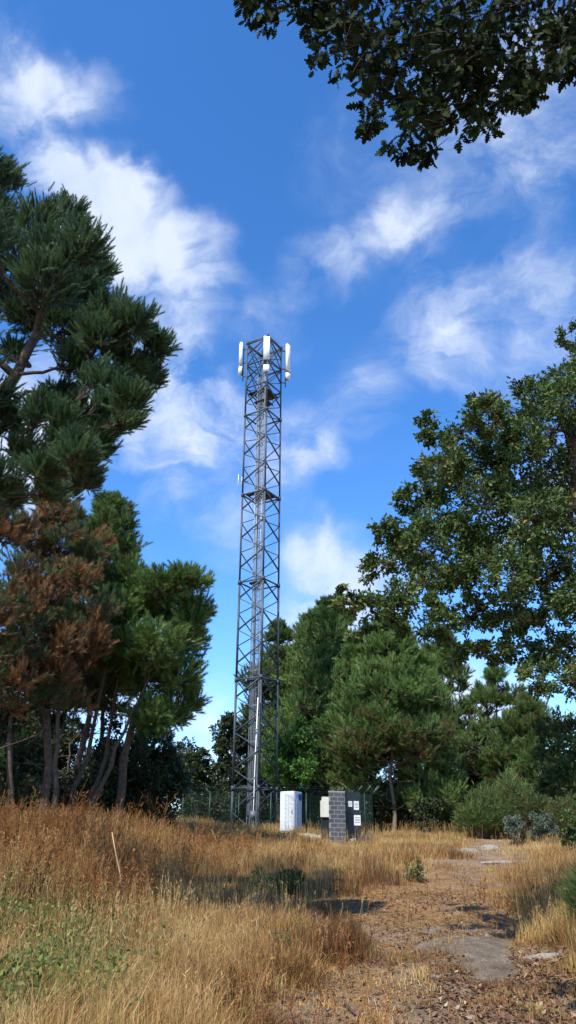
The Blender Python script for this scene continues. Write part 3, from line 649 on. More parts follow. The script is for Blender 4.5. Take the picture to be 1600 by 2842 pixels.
# pines behind the compound
GP = 'pines behind the fenced compound'
tree_px('bluish pine directly behind the tower right leg', 770, (775, 1760), 58, 105, t0=.25, mat=M['pine_far'], bark=M['bark'], tpls=PT_far, size=1.25, nlev=12, nlimb=6, nbr=14, per=7, seed=90, tm=.5, group=GP, trunk_r=.2)
tree_px('tall pointed pine right of the tower with a yellow green side', 900, (915, 1700), 54, 140, t0=.24, mat=M['pine_far'], bark=M['bark_pale'], tpls=PT_far, size=1.2, nlev=18, nlimb=7, nbr=16, per=7, seed=91, prof=lambda q: .95 * (1 - q) ** .7 + .16, tm=.72, group=GP, trunk_r=.16)
tree_px('narrow pine spire left of the tall pointed pine', 855, (858, 1745), 57, 95, t0=.25, mat=M['pine_far'], bark=M['bark'], tpls=PT_far, size=1.2, nlev=15, nlimb=6, nbr=13, per=7, seed=92, tm=.65, group=GP, trunk_r=.15)
tree_px('round topped pine on twin pale trunks with yellowing lower branches', 1085, (1075, 1740), 47, 138, t0=.33, mat=M['pine_far'], bark=M['bark_pale'], tpls=PT_far, size=1.05, nlev=16, nlimb=8, nbr=18, per=8, seed=93, prof=lambda q: .95 * (1 - q) ** .75 + .14, tfun=lambda e, g_: float(np.clip(.18 + (e[2] - 5.5) * .1, .1, .78)), group=GP, trunk_r=.13)
tree_px('second pale trunked pine just behind the round topped pine', 1055, (1130, 1800), 49, 90, t0=.40, mat=M['pine_far'], bark=M['bark_pale'], tpls=PT_far, size=1.1, nlev=12, nlimb=7, nbr=15, per=7, seed=94, tm=.65, group=GP, trunk_r=.10)
tree_px('young pine with feathery yellow green tips right of the round topped pine', 1180, (1175, 1840), 48, 90, t0=.15, mat=M['pine_far'], bark=M['bark_pale'], tpls=PT_far, size=1.0, nlev=13, nlimb=6, nbr=12, per=6, seed=97, prof=lambda q: .95 * (1 - q) ** .8 + .15, tm=.7, group=GP, trunk_r=.1)
tree_px('low pine in the gap between the tall pointed pine and the round topped pine', 985, (985, 1790), 49, 85, t0=.2, mat=M['pine_far'], bark=M['bark_pale'], tpls=PT_far, size=1.0, nlev=14, nlimb=6, nbr=12, per=6, seed=98, tm=.6, group=GP, trunk_r=.1)
tree_px('pine at right behind the broom row, its crown just above the bushes', 1470, (1460, 1960), 50, 110, t0=.2, mat=M['pine_far'], bark=M['bark'], tpls=PT_far, size=1.1, nlev=10, nlimb=6, nbr=13, per=7, seed=99, tm=.5, group=GP, trunk_r=.12)
tree_px('dark pine between the round topped pine and the oak, partly hidden', 1235, (1230, 1775), 56, 105, t0=.2, mat=M['pine_far'], bark=M['bark'], tpls=PT_far, size=1.25, nlev=15, nlimb=6, nbr=13, per=7, seed=95, tm=.5, group=GP, trunk_r=.18, gap=.15)
tree_px('dark layered pine at right with sky gaps between its tiers', 1385, (1370, 1880), 52, 110, t0=.22, mat=M['pine_far'], bark=M['bark'], tpls=PT_far, size=1.1, nlev=8, nlimb=6, nbr=15, per=7, seed=96, tm=.52, group=GP, trunk_r=.16, gap=.25)

# ------------------------------------------------------------------ oak on the right
gE = np.random.default_rng(5); cl = []
for (px, py, r) in [(1590, 930, .28), (1560, 1060, .4), (1480, 1100, .42), (1400, 1130, .38), (1340, 1140, .33), (1300, 1200, .4), (1195, 1210, .24), (1170, 1165, .12), (1230, 1280, .4), (1200, 1300, .32), (1330, 1280, .5), (1430, 1220, .5), (1530, 1190, .5),
                    (1140, 1390, .30), (1190, 1370, .3), (1240, 1400, .45), (1340, 1390, .5), (1440, 1350, .5), (1550, 1320, .55), (1080, 1480, .25), (1120, 1470, .32), (1050, 1575, .28), (1110, 1560, .34), (1170, 1510, .42), (1270, 1500, .5), (1370, 1490, .5), (1480, 1460, .5), (1580, 1430, .5),
                    (935, 1640, .13), (965, 1665, .24), (1030, 1690, .28), (1100, 1660, .35), (1190, 1620, .42), (1290, 1610, .45), (1400, 1590, .5), (1510, 1570, .5), (980, 1750, .16), (1090, 1730, .22), (1200, 1720, .36), (1300, 1710, .33), (1400, 1700, .32), (1500, 1690, .4), (1600, 1650, .5),
                    (1250, 1810, .26), (1340, 1820, .28), (1440, 1800, .36), (1540, 1800, .36), (1500, 1880, .3), (1590, 1890, .3), (1430, 1730, .3), (1620, 1100, .6), (1680, 1300, .9), (1700, 1550, .9), (1720, 1800, .8), (1640, 1000, .4), (1750, 1100, .9),
                    (1380, 1250, .4), (1500, 1400, .45), (1250, 1330, .35), (1320, 1550, .4)]:
    cl.append((at(px, py, 13 + gE.uniform(-1.5, 1.5)), (r * 1.25, r * 1.35, r * 1.0)))
bE = np.array([7.3, 13, gz(7.3, 13)])
clump_tree('large green oak filling the right side of the frame', bE, [bE - [0, 0, .3], [7.2, 13, 3.5], at(1700, 1700, 13.1), at(1620, 1400, 13), at(1560, 1150, 13)], .3, cl, 'leaf', M['oak'], M['bark'], OT_mid, .092, 18, 56, 33, tm=.45, ts=.2, cat='oak tree', name='oak_tree', twr=.005, attach=.25, sag=.05)
cl = []
for (px, py, r) in [(1560, 2010, .3), (1500, 2030, .2), (1600, 2070, .35), (1530, 2110, .35), (1590, 2150, .35), (1540, 2180, .25), (1650, 2000, .5), (1660, 2150, .5)]:
    cl.append((at(px, py, 17 + gE.uniform(-.8, .8)), (r * 1.5, r * 1.4, r)))
bE2 = gp(1650, 2300, 17)
clump_tree('young dark oak at the right edge under the large oak', bE2, [bE2 - [0, 0, .2], bE2 + [0, 0, 1.5], at(1640, 2020, 17)], .09, cl, 'leaf', M['oak'], M['bark'], OT_mid, .11, 16, 30, 34, tm=.3, ts=.18, cat='oak tree', name='oak_tree', attach=.2)

# ------------------------------------------------------------------ overhanging oak, close
gF = np.random.default_rng(9); cl = []
for (px, py, r) in [(700, 5, .13), (740, 0, .14), (690, -30, .15), (765, 25, .06), (850, 10, .16), (880, 60, .2), (890, 130, .15), (950, 20, .25), (960, 110, .22), (1010, 180, .14), (1035, 240, .09), (1025, 300, .09), (1015, 335, .05), (1060, 60, .3), (1070, 170, .2),
                    (1130, 210, .18), (1150, 100, .3), (1110, 280, .11), (1160, 300, .16), (1165, 370, .1), (1100, 370, .09), (1130, 400, .1), (1170, 435, .07), (1240, 60, .32), (1230, 180, .3), (1240, 270, .2), (1220, 330, .1), (1270, 340, .12), (1330, 310, .12), (1340, 360, .07), (1320, 200, .26), (1340, 60, .3),
                    (1400, 250, .13), (1420, 280, .12), (1450, 260, .1), (1480, 285, .09), (1430, 180, .2), (1450, 60, .28), (1500, 210, .12), (1520, 140, .2), (1560, 40, .26), (1580, 130, .2), (1600, 180, .12), (1290, 130, .25), (1180, 30, .25), (1380, 130, .22),
                    (1000, -90, .4), (1200, -120, .5), (1400, -100, .5), (1600, -80, .5), (850, -130, .3), (1700, 80, .4)]:
    cl.append((at(px, py, 4.0 + gF.uniform(-.45, .5)), (r * 1.15, r * 1.3, r * 1.15)))
bF = np.array([4.4, -1.2, gz(4.4, -1.2)])
clump_tree('dark oak branches hanging in from the upper right corner', bF, [bF - [0, 0, .3], [4.2, -.8, 2.5], [3.6, .4, 5.2], [2.9, 2.2, 7.2], [2.3, 3.6, 8.2]], .24, cl, 'leaf', M['oak_shaded'], M['bark'], OT_near, .095, 9, 13, 35, tm=.45, ts=.2, cat='oak tree', name='oak_tree', twr=.003, attach=-.15, sag=.02, hang=.35, limb_r=.12)

# ------------------------------------------------------------------ broom and other shrubs
def broom(label, px, Y, rpx, hgt, seed, mat='broom', group=None, n=900, name='broom_bush', cat='bush', tm=.5, b=None, leaf=False):
    g_ = np.random.default_rng(seed); b = gp(px, 2300, Y) if b is None else b; R = rpx / F * Y * .95
    root = empty(name, b, label, cat, group); mb = MB(); wood = MB()
    a = g_.uniform(0, 6.28, n); rr = np.sqrt(g_.random(n)); dx = np.cos(a) * rr; dy = np.sin(a) * rr
    P = b + np.stack([dx * R * .45, dy * R * .45, 0 * dx], 1)
    lh = hgt * (1 - .45 * rr ** 2) * g_.uniform(.45, 1.1, n) * (.45 + 1.15 * fbm(P[:, 0] * 2.2 + seed, P[:, 1] * 2.2, 3))
    Q = P + np.stack([dx * R * .65, dy * R * .65, lh], 1) + g_.normal(0, .08, (n, 3))
    Mi = (P + Q) / 2 + np.array([0, 0, .1]) * lh[:, None]
    t = np.clip(g_.normal(tm, .22, n), 0, 1)
    wood.sticks(P, Mi, .008, .005, 3)
    for k_ in range(9):
        u = g_.uniform(0, .9, n)[:, None]; C = Mi + (Q - Mi) * u
        E = C + unit((Q - Mi) + g_.normal(0, .3, (n, 3)) * lh[:, None]) * g_.uniform(.2, .5, n)[:, None]
        s_ = unit(g_.normal(size=(n, 3))) * (.0005 * Y)
        mb.add(np.stack([C - s_, C + s_, E], 1).reshape(-1, 3), (np.arange(n) * 3)[:, None] + np.array([0, 1, 2]), np.repeat(t, 3))
    wood.build('stems', M['bark_pale'], root); mb.build('foliage', M[mat], root)
GBr = 'broom bushes at the edge of the field on the right'
broom('tall green broom bush at the left end of the broom row', 1345, 41, 70, 2.2, 101, group=GBr, n=1300)
broom('brightest green broom bush in the middle of the row', 1420, 41, 75, 2.9, 102, group=GBr, n=1300)
broom('green broom bush with brownish stems behind the silvery shrubs', 1510, 40, 80, 2.8, 103, group=GBr, n=1300, tm=.4)
broom('broom bush at the right edge of the row', 1600, 38, 75, 2.6, 104, group=GBr, n=1100, tm=.35)
GS = 'silvery shrubs before the broom'
blob_tree('silver grey shrub before the broom, left one', 1430, 2262, 37.5, 45, 2345, M['silver'], M['bark_pale'], OT_far, .09, 14, 20, 14, 110, group=GS, cat='shrub', name='shrub')
blob_tree('silver grey shrub before the broom, right one and taller', 1500, 2245, 37, 50, 2340, M['silver'], M['bark_pale'], OT_far, .09, 14, 18, 14, 111, group=GS, cat='shrub', name='shrub', tm=.3)
blob_tree('brown green shrub at the far right under the young oak', 1580, 2230, 28, 60, 2360, M['oak'], M['bark'], OT_far, .12, 9, 16, 12, 112, cat='shrub', name='shrub')
und = MB(); uw = MB(); gU = np.random.default_rng(77); n = 1900
yy = gU.uniform(58, 70, n); pxu = np.where(gU.random(n) < .3, gU.uniform(-400, 480, n), gU.uniform(560, 2000, n)); xx = (pxu - 800) / F * yy * .95; hh = gU.uniform(.3, 1, n) * np.where(np.arange(n) % 3 == 0, .28, 1) * np.where(pxu < 500, 5.5, 4.5) * (.7 + .6 * fbm(xx * .3, yy * .3, 2))
C_ = np.stack([xx, yy, gz(xx, yy) + hh], 1); per = 75; Pq = np.repeat(C_, per, 0) + gU.normal(0, .75, (n * per, 3)) * [1, 1, .8]
put(und, OT_far, Pq, rdir(n * per, gU), gU.uniform(.22, .4, n * per), np.clip(gU.normal(.35, .2, n * per), 0, 1), gU)
tag(und.build('undergrowth', M['dark']), 'dark mass of woodland undergrowth behind the trees', 'undergrowth', kind='stuff')
GD = 'undergrowth bushes along the wood edge'
for lb, px, pt, Y, r, pb, sd, mt in [('dark bush behind the fence just left of the twin trunks', 990, 2190, 46, 60, 2330, 120, 'dark'), ('dark bush at the foot of the twin trunks', 1090, 2180, 48, 70, 2340, 121, 'dark'), ('reddish dark bush left of the broom row', 1190, 2190, 44, 60, 2340, 122, 'dark'),
        ('dark bush behind the white cabinet', 830, 2180, 50, 80, 2310, 123, 'dark'), ('dark bush behind the tower base', 660, 2160, 52, 80, 2290, 124, 'dark'), ('dark bush behind the left end of the fence', 540, 2190, 50, 70, 2290, 125, 'dark')]:
    blob_tree(lb, px, pt, Y, r, pb, M[mt], M['bark'], OT_far, .2, 10, 18, 14, sd, group=GD, cat='bush', name='bush', tm=.4)
broom('dark green shrub leaning in at the right edge beside the track', 1655, 13.5, 90, 1.35, 130, mat='broom', name='shrub', cat='shrub', n=900, tm=.45)
blob_tree('low dark bramble in the middle of the field', 770, 2425, 19.5, 85, 2540, M['weed'], M['bark'], OT_far, .07, 12, 16, 14, 131, cat='bramble', name='bramble', tm=.15)
blob_tree('small dark bramble at the grass edge near the track', 790, 2630, 12, 40, 2690, M['weed'], M['bark'], OT_far, .05, 7, 12, 10, 132, cat='bramble', name='bramble', tm=.05)
blob_tree('small green weed clump beside the shaded path', 1160, 2395, 22, 40, 2440, M['weed'], M['bark'], OT_far, .06, 6, 10, 10, 133, cat='weed clump', name='weed_clump', tm=.3)

# ------------------------------------------------------------------ lattice tower
TD = 45.0; tb = at(707, 2200, TD); TX, TY = tb[0], TD; side = 1.75; th = rad(32)
# corners: near, right, far, left
ex = np.array([-math.cos(th), math.sin(th), 0]); ey = np.array([math.sin(th), math.cos(th), 0])   # near->left, near->right
cen = np.array([TX, TY, 0]); near = cen - (ex + ey) * side / 2
CN = [near, near + ey * side, near + (ex + ey) * side, near + ex * side]
ground_t = float(gz(TX, TY)); tower = empty('lattice_tower', (TX, TY, ground_t), 'tall square steel lattice mast rising from the fenced compound', 'tower')
E0 = 1.6; J = [ground_t - .1, E0 + 3.1, E0 + 9.1, E0 + 15.1, E0 + 21.1, E0 + 27.1, E0 + 33.1]
def legp(i, z): c = CN[i % 4].copy(); c[2] = z; return c
for k in range(6):
    z0, z1 = J[k], J[k + 1]; sec = bpy.data.objects.new('tower_section', None); COL.objects.link(sec); sec.parent = tower
    sec.location = (0, 0, z0 - ground_t)
    lw = .13 if k < 3 else .11
    for i in range(4):
        mb = MB(); mb.bar(legp(i, z0), legp(i, z1), lw); mb.bar(legp(i, z1 - .12), legp(i, z1 + .12), lw + .07); mb.build('leg', M['steel'], sec)
    for i in range(4):
        mb = MB(); mb.bar(legp(i, z1), legp(i + 1, z1), .075); mb.build('strut', M['steel'], sec)
        nst = max(1, int(round((z1 - z0))))
        off = 0 if i % 2 == 0 else 1
        for j in range(nst):
            za = z0 + (z1 - z0) * j / nst; zb = z0 + (z1 - z0) * (j + 1) / nst
            up_ = (j + off + (0 if i in (0, 3) else 1)) % 2 == 0
            heavy = .075 if ((i == 3 and up_) or (i == 0 and not up_)) else .05
            mb = MB()
            if up_: mb.bar(legp(i, za), legp(i + 1, zb), heavy)
            else: mb.bar(legp(i, zb), legp(i + 1, za), heavy)
            mb.build('brace', M['steel'], sec)
    mb = MB(); mb.bar(legp(0, z1 - .03), legp(2, z1 - .03), .05); mb.build('strut', M['steel'], sec)
# head frame: a wider ring and crossed stays on the top section
hf = MB()
for zr, w_ in ((E0 + 33.0, .08), (E0 + 31.2, .08), (E0 + 29.3, .07)):
    for i in range(4): hf.bar(legp(i, zr), legp(i + 1, zr), w_)
for i in range(4):
    hf.bar(legp(i, E0 + 31.2), legp(i + 1, E0 + 33.0), .05); hf.bar(legp(i + 1, E0 + 31.2), legp(i, E0 + 33.0), .05)
    hf.bar(legp(i, E0 + 29.3), legp(i + 1, E0 + 31.2), .05)
hf.build('head_frame', M['steel'], tower)
# platforms: open gratings
for zr, full in ((E0 + 28.9, 1), (E0 + 28.0, .55), (E0 + 21.2, 1), (E0 + 15.0, .35), (E0 + 9.0, .8)):
    mb = MB(); a0, a1 = (.08, .95) if full == 1 else ((.05, .6) if full > .5 else (.05, .4))
    nb = int((a1 - a0) * 26)
    for q in range(nb):
        u = a0 + (a1 - a0) * q / nb
        p_ = near + ey * side * u; s0, s1 = (.08, .62) if full != 1 else (.06, .94)
        if full == 1 and .35 < u < .62: s1 = .6
        A = p_ + ex * side * s0; B = p_ + ex * side * s1; A[2] = B[2] = zr; mb.bar(A, B, .055, .03)
    for s_ in (.1, .35, .6, .9):
        if full != 1 and s_ > .6: continue
        A = near + ex * side * s_ + ey * side * a0; B = near + ex * side * s_ + ey * side * a1; A[2] = B[2] = zr - .05; mb.bar(A, B, .06)
    mb.build('platform', M['black'], tower)
# ladder and feeder tray inside the mast
def inner(u, v, z): p_ = near + ex * side * u + ey * side * v; p_[2] = z; return p_
lad = MB(); zt, zb_ = E0 + 30, ground_t
for u in (.34, .60): lad.bar(inner(u, .38, zb_), inner(u, .38, zt), .045, .03)
for z in np.arange(zb_ + .3, zt, .3): lad.bar(inner(.34, .38, z), inner(.60, .38, z), .022)
lad.build('ladder', M['alu'], tower)
tr = MB()
for u in (.22, .52):
    tr.bar(inner(u, .12, zb_ + .5), inner(u, .12, zt + .5), .05, .03)
for z in np.arange(zb_ + .8, zt, 1.0): tr.bar(inner(.2, .12, z), inner(.54, .12, z), .05)
tr.build('cable_tray', M['alu'], tower)
for q, u in enumerate((.26, .32, .38, .43, .48)):
    mb = MB(); zz_ = np.linspace(zb_ + .2, zt + (0 if q else 2), 40); pts = np.array([inner(u + .008 * math.sin(z * 1.3 + q), .09, z) for z in zz_]); mb.tube(pts, .020, 6); mb.build('cable', M['cable'], tower)
mb = MB(); zz_ = [inner(-.02, .05, z) for z in (zb_, zt + 1)]
mb.tube(np.array([inner(.10, .03, ground_t + .2), inner(.10, .03, E0 + 30)]), .03, 8); mb.build('safety_rail', M['alu'], tower)
mb = MB(); mb.bar(inner(.3, .14, E0 + 27.6), inner(.3, .14, E0 + 9.6), .02); mb.build('earth_wire', M['alu'], tower)
# white conduit with a junction box in front of the mast
cd = at(703, 2290, 43.2); zc = gz(cd[0], cd[1])
con = empty('conduit', (cd[0], cd[1], zc), 'thin pale vertical conduit with small grey box before the mast foot', 'conduit')
mb = MB(); mb.tube(np.array([[cd[0], cd[1], zc - .1], [cd[0], cd[1], zc + 1.2], [cd[0] + .03, cd[1] + .02, zc + 3.6], [cd[0] + .1, cd[1] + .3, zc + 7.2]]), .026, 8, cap=True); mb.build('pipe', M['white'], con)
mb = MB(); mb.box((cd[0] - .02, cd[1] - .1, zc + 1.0), (.13, .08, .2)); mb.build('junction_box', M['cable'], con)
mb = MB()
for z in (1.9, 2.9, 4.2, 5.4): mb.box((cd[0] + .02 * z / 4, cd[1], zc + z), (.07, .06, .03))
mb.build('clamp', M['alu'], con)

# antennas
def rbox(mb, c, hx, hy, hz, yaw, bev=.25):
    """upright box with chamfered vertical corners"""
    b = min(hx, hy) * bev; pr = [(-hx + b, -hy), (hx - b, -hy), (hx, -hy + b), (hx, hy - b), (hx - b, hy), (-hx + b, hy), (-hx, hy - b), (-hx, -hy + b)]
    cy, sy = math.cos(yaw), math.sin(yaw)
    P_ = [(c[0] + x * cy - y * sy, c[1] + x * sy + y * cy) for x, y in pr]
    V = [(x, y, c[2] - hz) for x, y in P_] + [(x, y, c[2] + hz) for x, y in P_]
    f = np.array([[i, (i + 1) % 8, (i + 1) % 8 + 8, i + 8] for i in range(8)])
    mb.add(np.array(V), [f, np.arange(8)[::-1][None], (np.arange(8) + 8)[None]])
GAnt = 'sector panel antennas round the mast head'
def sector(leg, px, ztop, zbot, yaw, lb, lb2, w=.2, box=(.55, .35), out=.3):
    lp = legp(leg, 0); c = at(px, 1000, lp[1]); # lateral place from photo, depth from the leg
    dirv = np.array([math.sin(yaw), -math.cos(yaw)])
    base = np.array([c[0], lp[1] + .0]); pole = base - dirv * .22
    root = empty('panel_antenna', (base[0], base[1], E0 + zbot), lb, 'antenna', GAnt)
    mb = MB(); rbox(mb, (base[0], base[1], E0 + (ztop + zbot) / 2), w, .09, (ztop - zbot) / 2, yaw, .2); mb.build('panel', M['white'], root)
    mb = MB(); rbox(mb, (base[0], base[1], E0 + zbot - .05), w * .8, .07, .049, yaw); 
    for q in (-.1, 0, .1): mb.tube(np.array([[base[0] + q * math.cos(yaw), base[1] + q * math.sin(yaw), E0 + zbot - .1], [base[0] + q * .5, base[1] + .05, E0 + zbot - .3], [pole[0], pole[1], E0 + zbot - .5]]), .014, 5)
    mb.build('connector', M['black'], root)
    mb = MB(); mb.tube(np.array([[pole[0], pole[1], E0 + zbot - 1.25], [pole[0], pole[1], E0 + ztop - .3]]), .035, 8, cap=True); mb.build('mounting_pole', M['steel'], root)
    for z in (ztop - .5, zbot + .25, zbot - .9):
        mb = MB(); mb.bar((pole[0], pole[1], E0 + z), (lp[0], lp[1], E0 + z), .06)
        if z > zbot: mb.bar((pole[0], pole[1], E0 + z), (base[0] - dirv[0] * .085, base[1] - dirv[1] * .085, E0 + z), .05)
        mb.build('bracket', M['steel'], root)
    rb = empty('radio_unit', (base[0], base[1], E0 + zbot - box[0] - box[1]), lb2, 'radio unit', 'radio units below the panel antennas')
    mb = MB(); rbox(mb, (base[0], base[1], E0 + zbot - box[0] - box[1] / 2 + .1), w * .95, .1, box[1] * .62, yaw); mb.build('housing', M['white'], rb)
    mb = MB(); rbox(mb, (base[0] - dirv[0] * .14, base[1] - dirv[1] * .14, E0 + zbot - box[0] - box[1] / 2 + .05), w * .7, .045, box[1] * .5, yaw); mb.build('mount', M['black'], rb)
sector(0, 740, 33.0, 31.05, rad(3), 'front white panel antenna facing the viewer, highest of the three', 'square white radio unit below the front panel antenna', w=.215, box=(.62, .42))
sector(3, 668, 33.1, 31.2, rad(-72), 'narrow white panel antenna at the left of the mast head', 'small white radio unit below the left panel antenna', w=.17, box=(.3, .5))
sector(1, 800, 33.4, 31.1, rad(55), 'white panel antenna at the right of the mast head', 'small white radio unit below the right panel antenna', w=.18, box=(.3, .4))
# small dipole antenna on the left leg
ya = at(690, 1337, CN[3][1]); yb = at(662, 1334, CN[3][1]); root = empty('dipole_antenna', ya, 'small pale dipole antenna sticking out left halfway up the mast', 'antenna')
mb = MB(); mb.bar(ya, yb, .04); mb.build('boom', M['alu'], root)
for u in (.3, .65, 1.0):
    c = ya + (yb - ya) * u; mb = MB(); mb.tube(np.array([c + [0, 0, -.42 * u - .05], c + [0, .02, .42 * u + .05]]), .022, 6, cap=True); mb.build('element', M['white'], root)

# ------------------------------------------------------------------ compound: kerb, fence, cabinet, pier, boards
P1 = gp(962, 2340, 37.3); P0 = gp(505, 2290, 47.5); P2 = gp(1040, 2330, 42.5); P3 = gp(720, 2290, 53)
fence = empty('mesh_fence', P1, 'green welded mesh security fence with cranked posts round the mast', 'fence')
def fence_run(A, B, n, outd, H=2.05, skip=None):
    A = np.array(A); B = np.array(B); d = unit(B - A); outd = np.array([*outd, 0.])
    pts = [A + (B - A) * i / n for i in range(n + 1)]
    for p_ in pts: p_[2] = gz(p_[0], p_[1])
    for p_ in pts[:-1] if skip is None else pts[1:]:
        mb = MB(); mb.bar(p_ - [0, 0, .2], p_ + [0, 0, H], .06); e_ = p_ + [0, 0, H] + outd * .36 + np.array([0, 0, .36]); mb.bar(p_ + [0, 0, H], e_, .04); mb.build('post', M['greenwire'], fence)
        mb = MB(); mb.bar(p_ + [0, 0, H] + outd * .17 + [0, 0, .2], e_ + [0, 0, .03], .03, .012); mb.build('post_arm', M['alu'], fence)
    for a_, b_ in zip(pts[:-1], pts[1:]):
        L = np.linalg.norm(b_ - a_); k = int(L / .055); u = np.linspace(.02, .98, k)[:, None]
        Q = a_ + (b_ - a_) * u; mb = MB(); mb.sticks(Q + [0, 0, .08], Q + [0, 0, H - .02], (.0022), (.0022), 3)
        zz_ = np.arange(.1, H, .2); mb.sticks(a_ + np.stack([0 * zz_, 0 * zz_, zz_], 1), b_ + np.stack([0 * zz_, 0 * zz_, zz_], 1), .0028, .0028, 3)
        mb.build('mesh_panel', M['greenwire'], fence)
        mb = MB()
        for q in (.12, .24, .35): o_ = np.array([0, 0, H + q]) + outd * q; mb.sticks((a_ + o_)[None], (b_ + o_)[None], .0025, .0025, 3)
        mb.build('barbed_wire', M['steel'], fence)
fl = unit((P0 - P1)[:2]); nf = np.array([fl[1], -fl[0]]); nf = nf if nf[1] < 0 else -nf
fence_run(P1, P0, 5, nf); fr = unit((P2 - P1)[:2]); nr = np.array([fr[1], -fr[0]]); nr = nr if nr[0] > 0 else -nr
fence_run(P1, P2, 3, nr, skip=1); fence_run(P2, P3, 4, -nf); fence_run(P0, P3, 3, -nr)
# concrete kerb under the fence
def kerb(A, B, w_, h_, lb):
    A = np.array(A, float); B = np.array(B, float); mb = MB(); n = 6
    for i in range(n):
        a_ = A + (B - A) * i / n; b_ = A + (B - A) * (i + .985) / n; a_[2] = gz(a_[0], a_[1]) + h_ - .12; b_[2] = gz(b_[0], b_[1]) + h_ - .12; mb.bar(a_, b_, w_, .24)
    tag(mb.build('concrete_kerb', M['conc'], origin=A), lb, 'kerb')
dn = np.array([*nf, 0]) * .25
kerb(gp(838, 2328, 39.6), gp(898, 2335, 38.3), .35, .24, 'pale concrete kerb between the white cabinet and the block pier')
kerb(gp(968, 2345, 37.6), gp(1030, 2345, 39.5), .3, .2, 'pale concrete kerb right of the block pier')
# cabinet
ccx = at(808, 2318, 40.9); zc = gz(ccx[0], 40.9); cab = empty('equipment_cabinet', (ccx[0], 40.9, zc), 'pale grey white equipment cabinet with a blue plate in its upper corner', 'cabinet', rz=rad(-28))
Rz = Matrix.Rotation(rad(38), 3, 'Z')
def cabbox(name, c, h, mat, bev=0):
    # c and h are in the cabinet frame
    me = bpy.data.meshes.new(name); import bmesh
    bm = bmesh.new(); bmesh.ops.create_cube(bm, size=2); bmesh.ops.scale(bm, vec=h, verts=bm.verts); bmesh.ops.translate(bm, vec=c, verts=bm.verts)
    if bev: bmesh.ops.bevel(bm, geom=bm.edges[:], offset=bev, segments=3, affect='EDGES')
    bm.to_mesh(me); bm.free(); me.materials.append(M[mat]); o = bpy.data.objects.new(name, me); COL.objects.link(o); o.parent = cab; return o
hw, hd, hh, fz = .40, .42, .97, .12
cabbox('body', (0, 0, fz + hh), (hw, hd, hh), 'cab', .018)
cabbox('door', (0, -hd - .012, fz + hh - .02), (hw - .05, .012, hh - .1), 'cab', .01)
dr_ = cabbox('side_panel', (hw + .010, 0, fz + hh - .02), (.010, hd - .07, hh - .1), 'cabside', .008)
for q in range(3): cabbox('rib', (hw + .026, -.2 + .17 * q, fz + hh - .1), (.006, .012, hh - .22), 'cabside')
for q in range(4): cabbox('rib', (-.27 + .18 * q, -hd - .030, fz + hh), (.008, .006, hh - .18), 'cabside')
cabbox('blue_plate', (hw + .042, .13, fz + 2 * hh - .27), (.008, .15, .15), 'blue')
cabbox('handle', (.3, -hd - .04, fz + hh), (.015, .02, .09), 'black')
cabbox('plinth', (0, 0, fz / 2 - .02), (hw - .07, hd - .07, fz / 2 + .02), 'black')
# block pier
pc = at(938, 2340, 37.0); zp = gz(pc[0], 37.0); pr_ = empty('block_pier', (pc[0], 37.0, zp), 'narrow upright pier of grey concrete blocks with pale mortar', 'pier', rz=rad(24))
me = bpy.data.meshes.new('blocks')
mb = MB(); 
o = None
def local(parent, name, boxes, mat):
    mb = MB()
    for c, h in boxes: mb.box(c, h)
    v = np.concatenate(mb.v); me = bpy.data.meshes.new(name); fs = np.concatenate(mb.f); me.from_pydata(v.tolist(), [], fs.tolist()); me.materials.append(M[mat])
    o = bpy.data.objects.new(name, me); COL.objects.link(o); o.parent = parent; return o
Hp = 2.24
local(pr_, 'block_wall', [((0, 0, Hp / 2 - .1), (.385, .07, Hp / 2 + .1))], 'block')
local(pr_, 'coping', [((0, 0, Hp + .022), (.392, .077, .02))], 'conc')
# dark notice board with three white sheets
nb_ = at(985, 2290, 37.9); zn = gz(nb_[0], 37.9); nbd = empty('notice_board', (nb_[0], 37.9, zn), 'dark board right of the pier carrying three white notices', 'notice board', rz=rad(24))
local(nbd, 'board', [((-.02, 0, 1.12), (.34, .03, 1.08))], 'board')
for (x0, z0, w0, h0) in [(-.22, 1.68, .10, .12), (.10, 1.62, .13, .19), (.13, .98, .17, .22)]:
    s_ = local(nbd, 'notice', [((x0, -.036, z0), (w0, .005, h0))], 'white')
    local(s_, 'print', [((x0, -.0435, z0 + h0 * u), (w0 * .75, .0018, h0 * .06)) for u in (.55, .2, -.1, -.45)], 'grey_print')
# cream box left of the pier
bx = at(903, 2270, 38.0); zb2 = gz(bx[0], 38.0); eb = empty('meter_box', (bx[0], 38.0, zb2), 'tall cream meter box on a dark stand left of the pier', 'meter box', rz=rad(14))
local(eb, 'housing', [((.03, 0, 1.50), (.155, .11, .44))], 'offwhite')
local(eb, 'door', [((-.17, -.02, 1.42), (.035, .10, .36))], 'offwhite')
local(eb, 'stand', [((.0, .04, .52), (.17, .07, .535))], 'board')
local(eb, 'bracket', [((0, .15, 1.0), (.02, .05, 1.0))], 'greenwire')
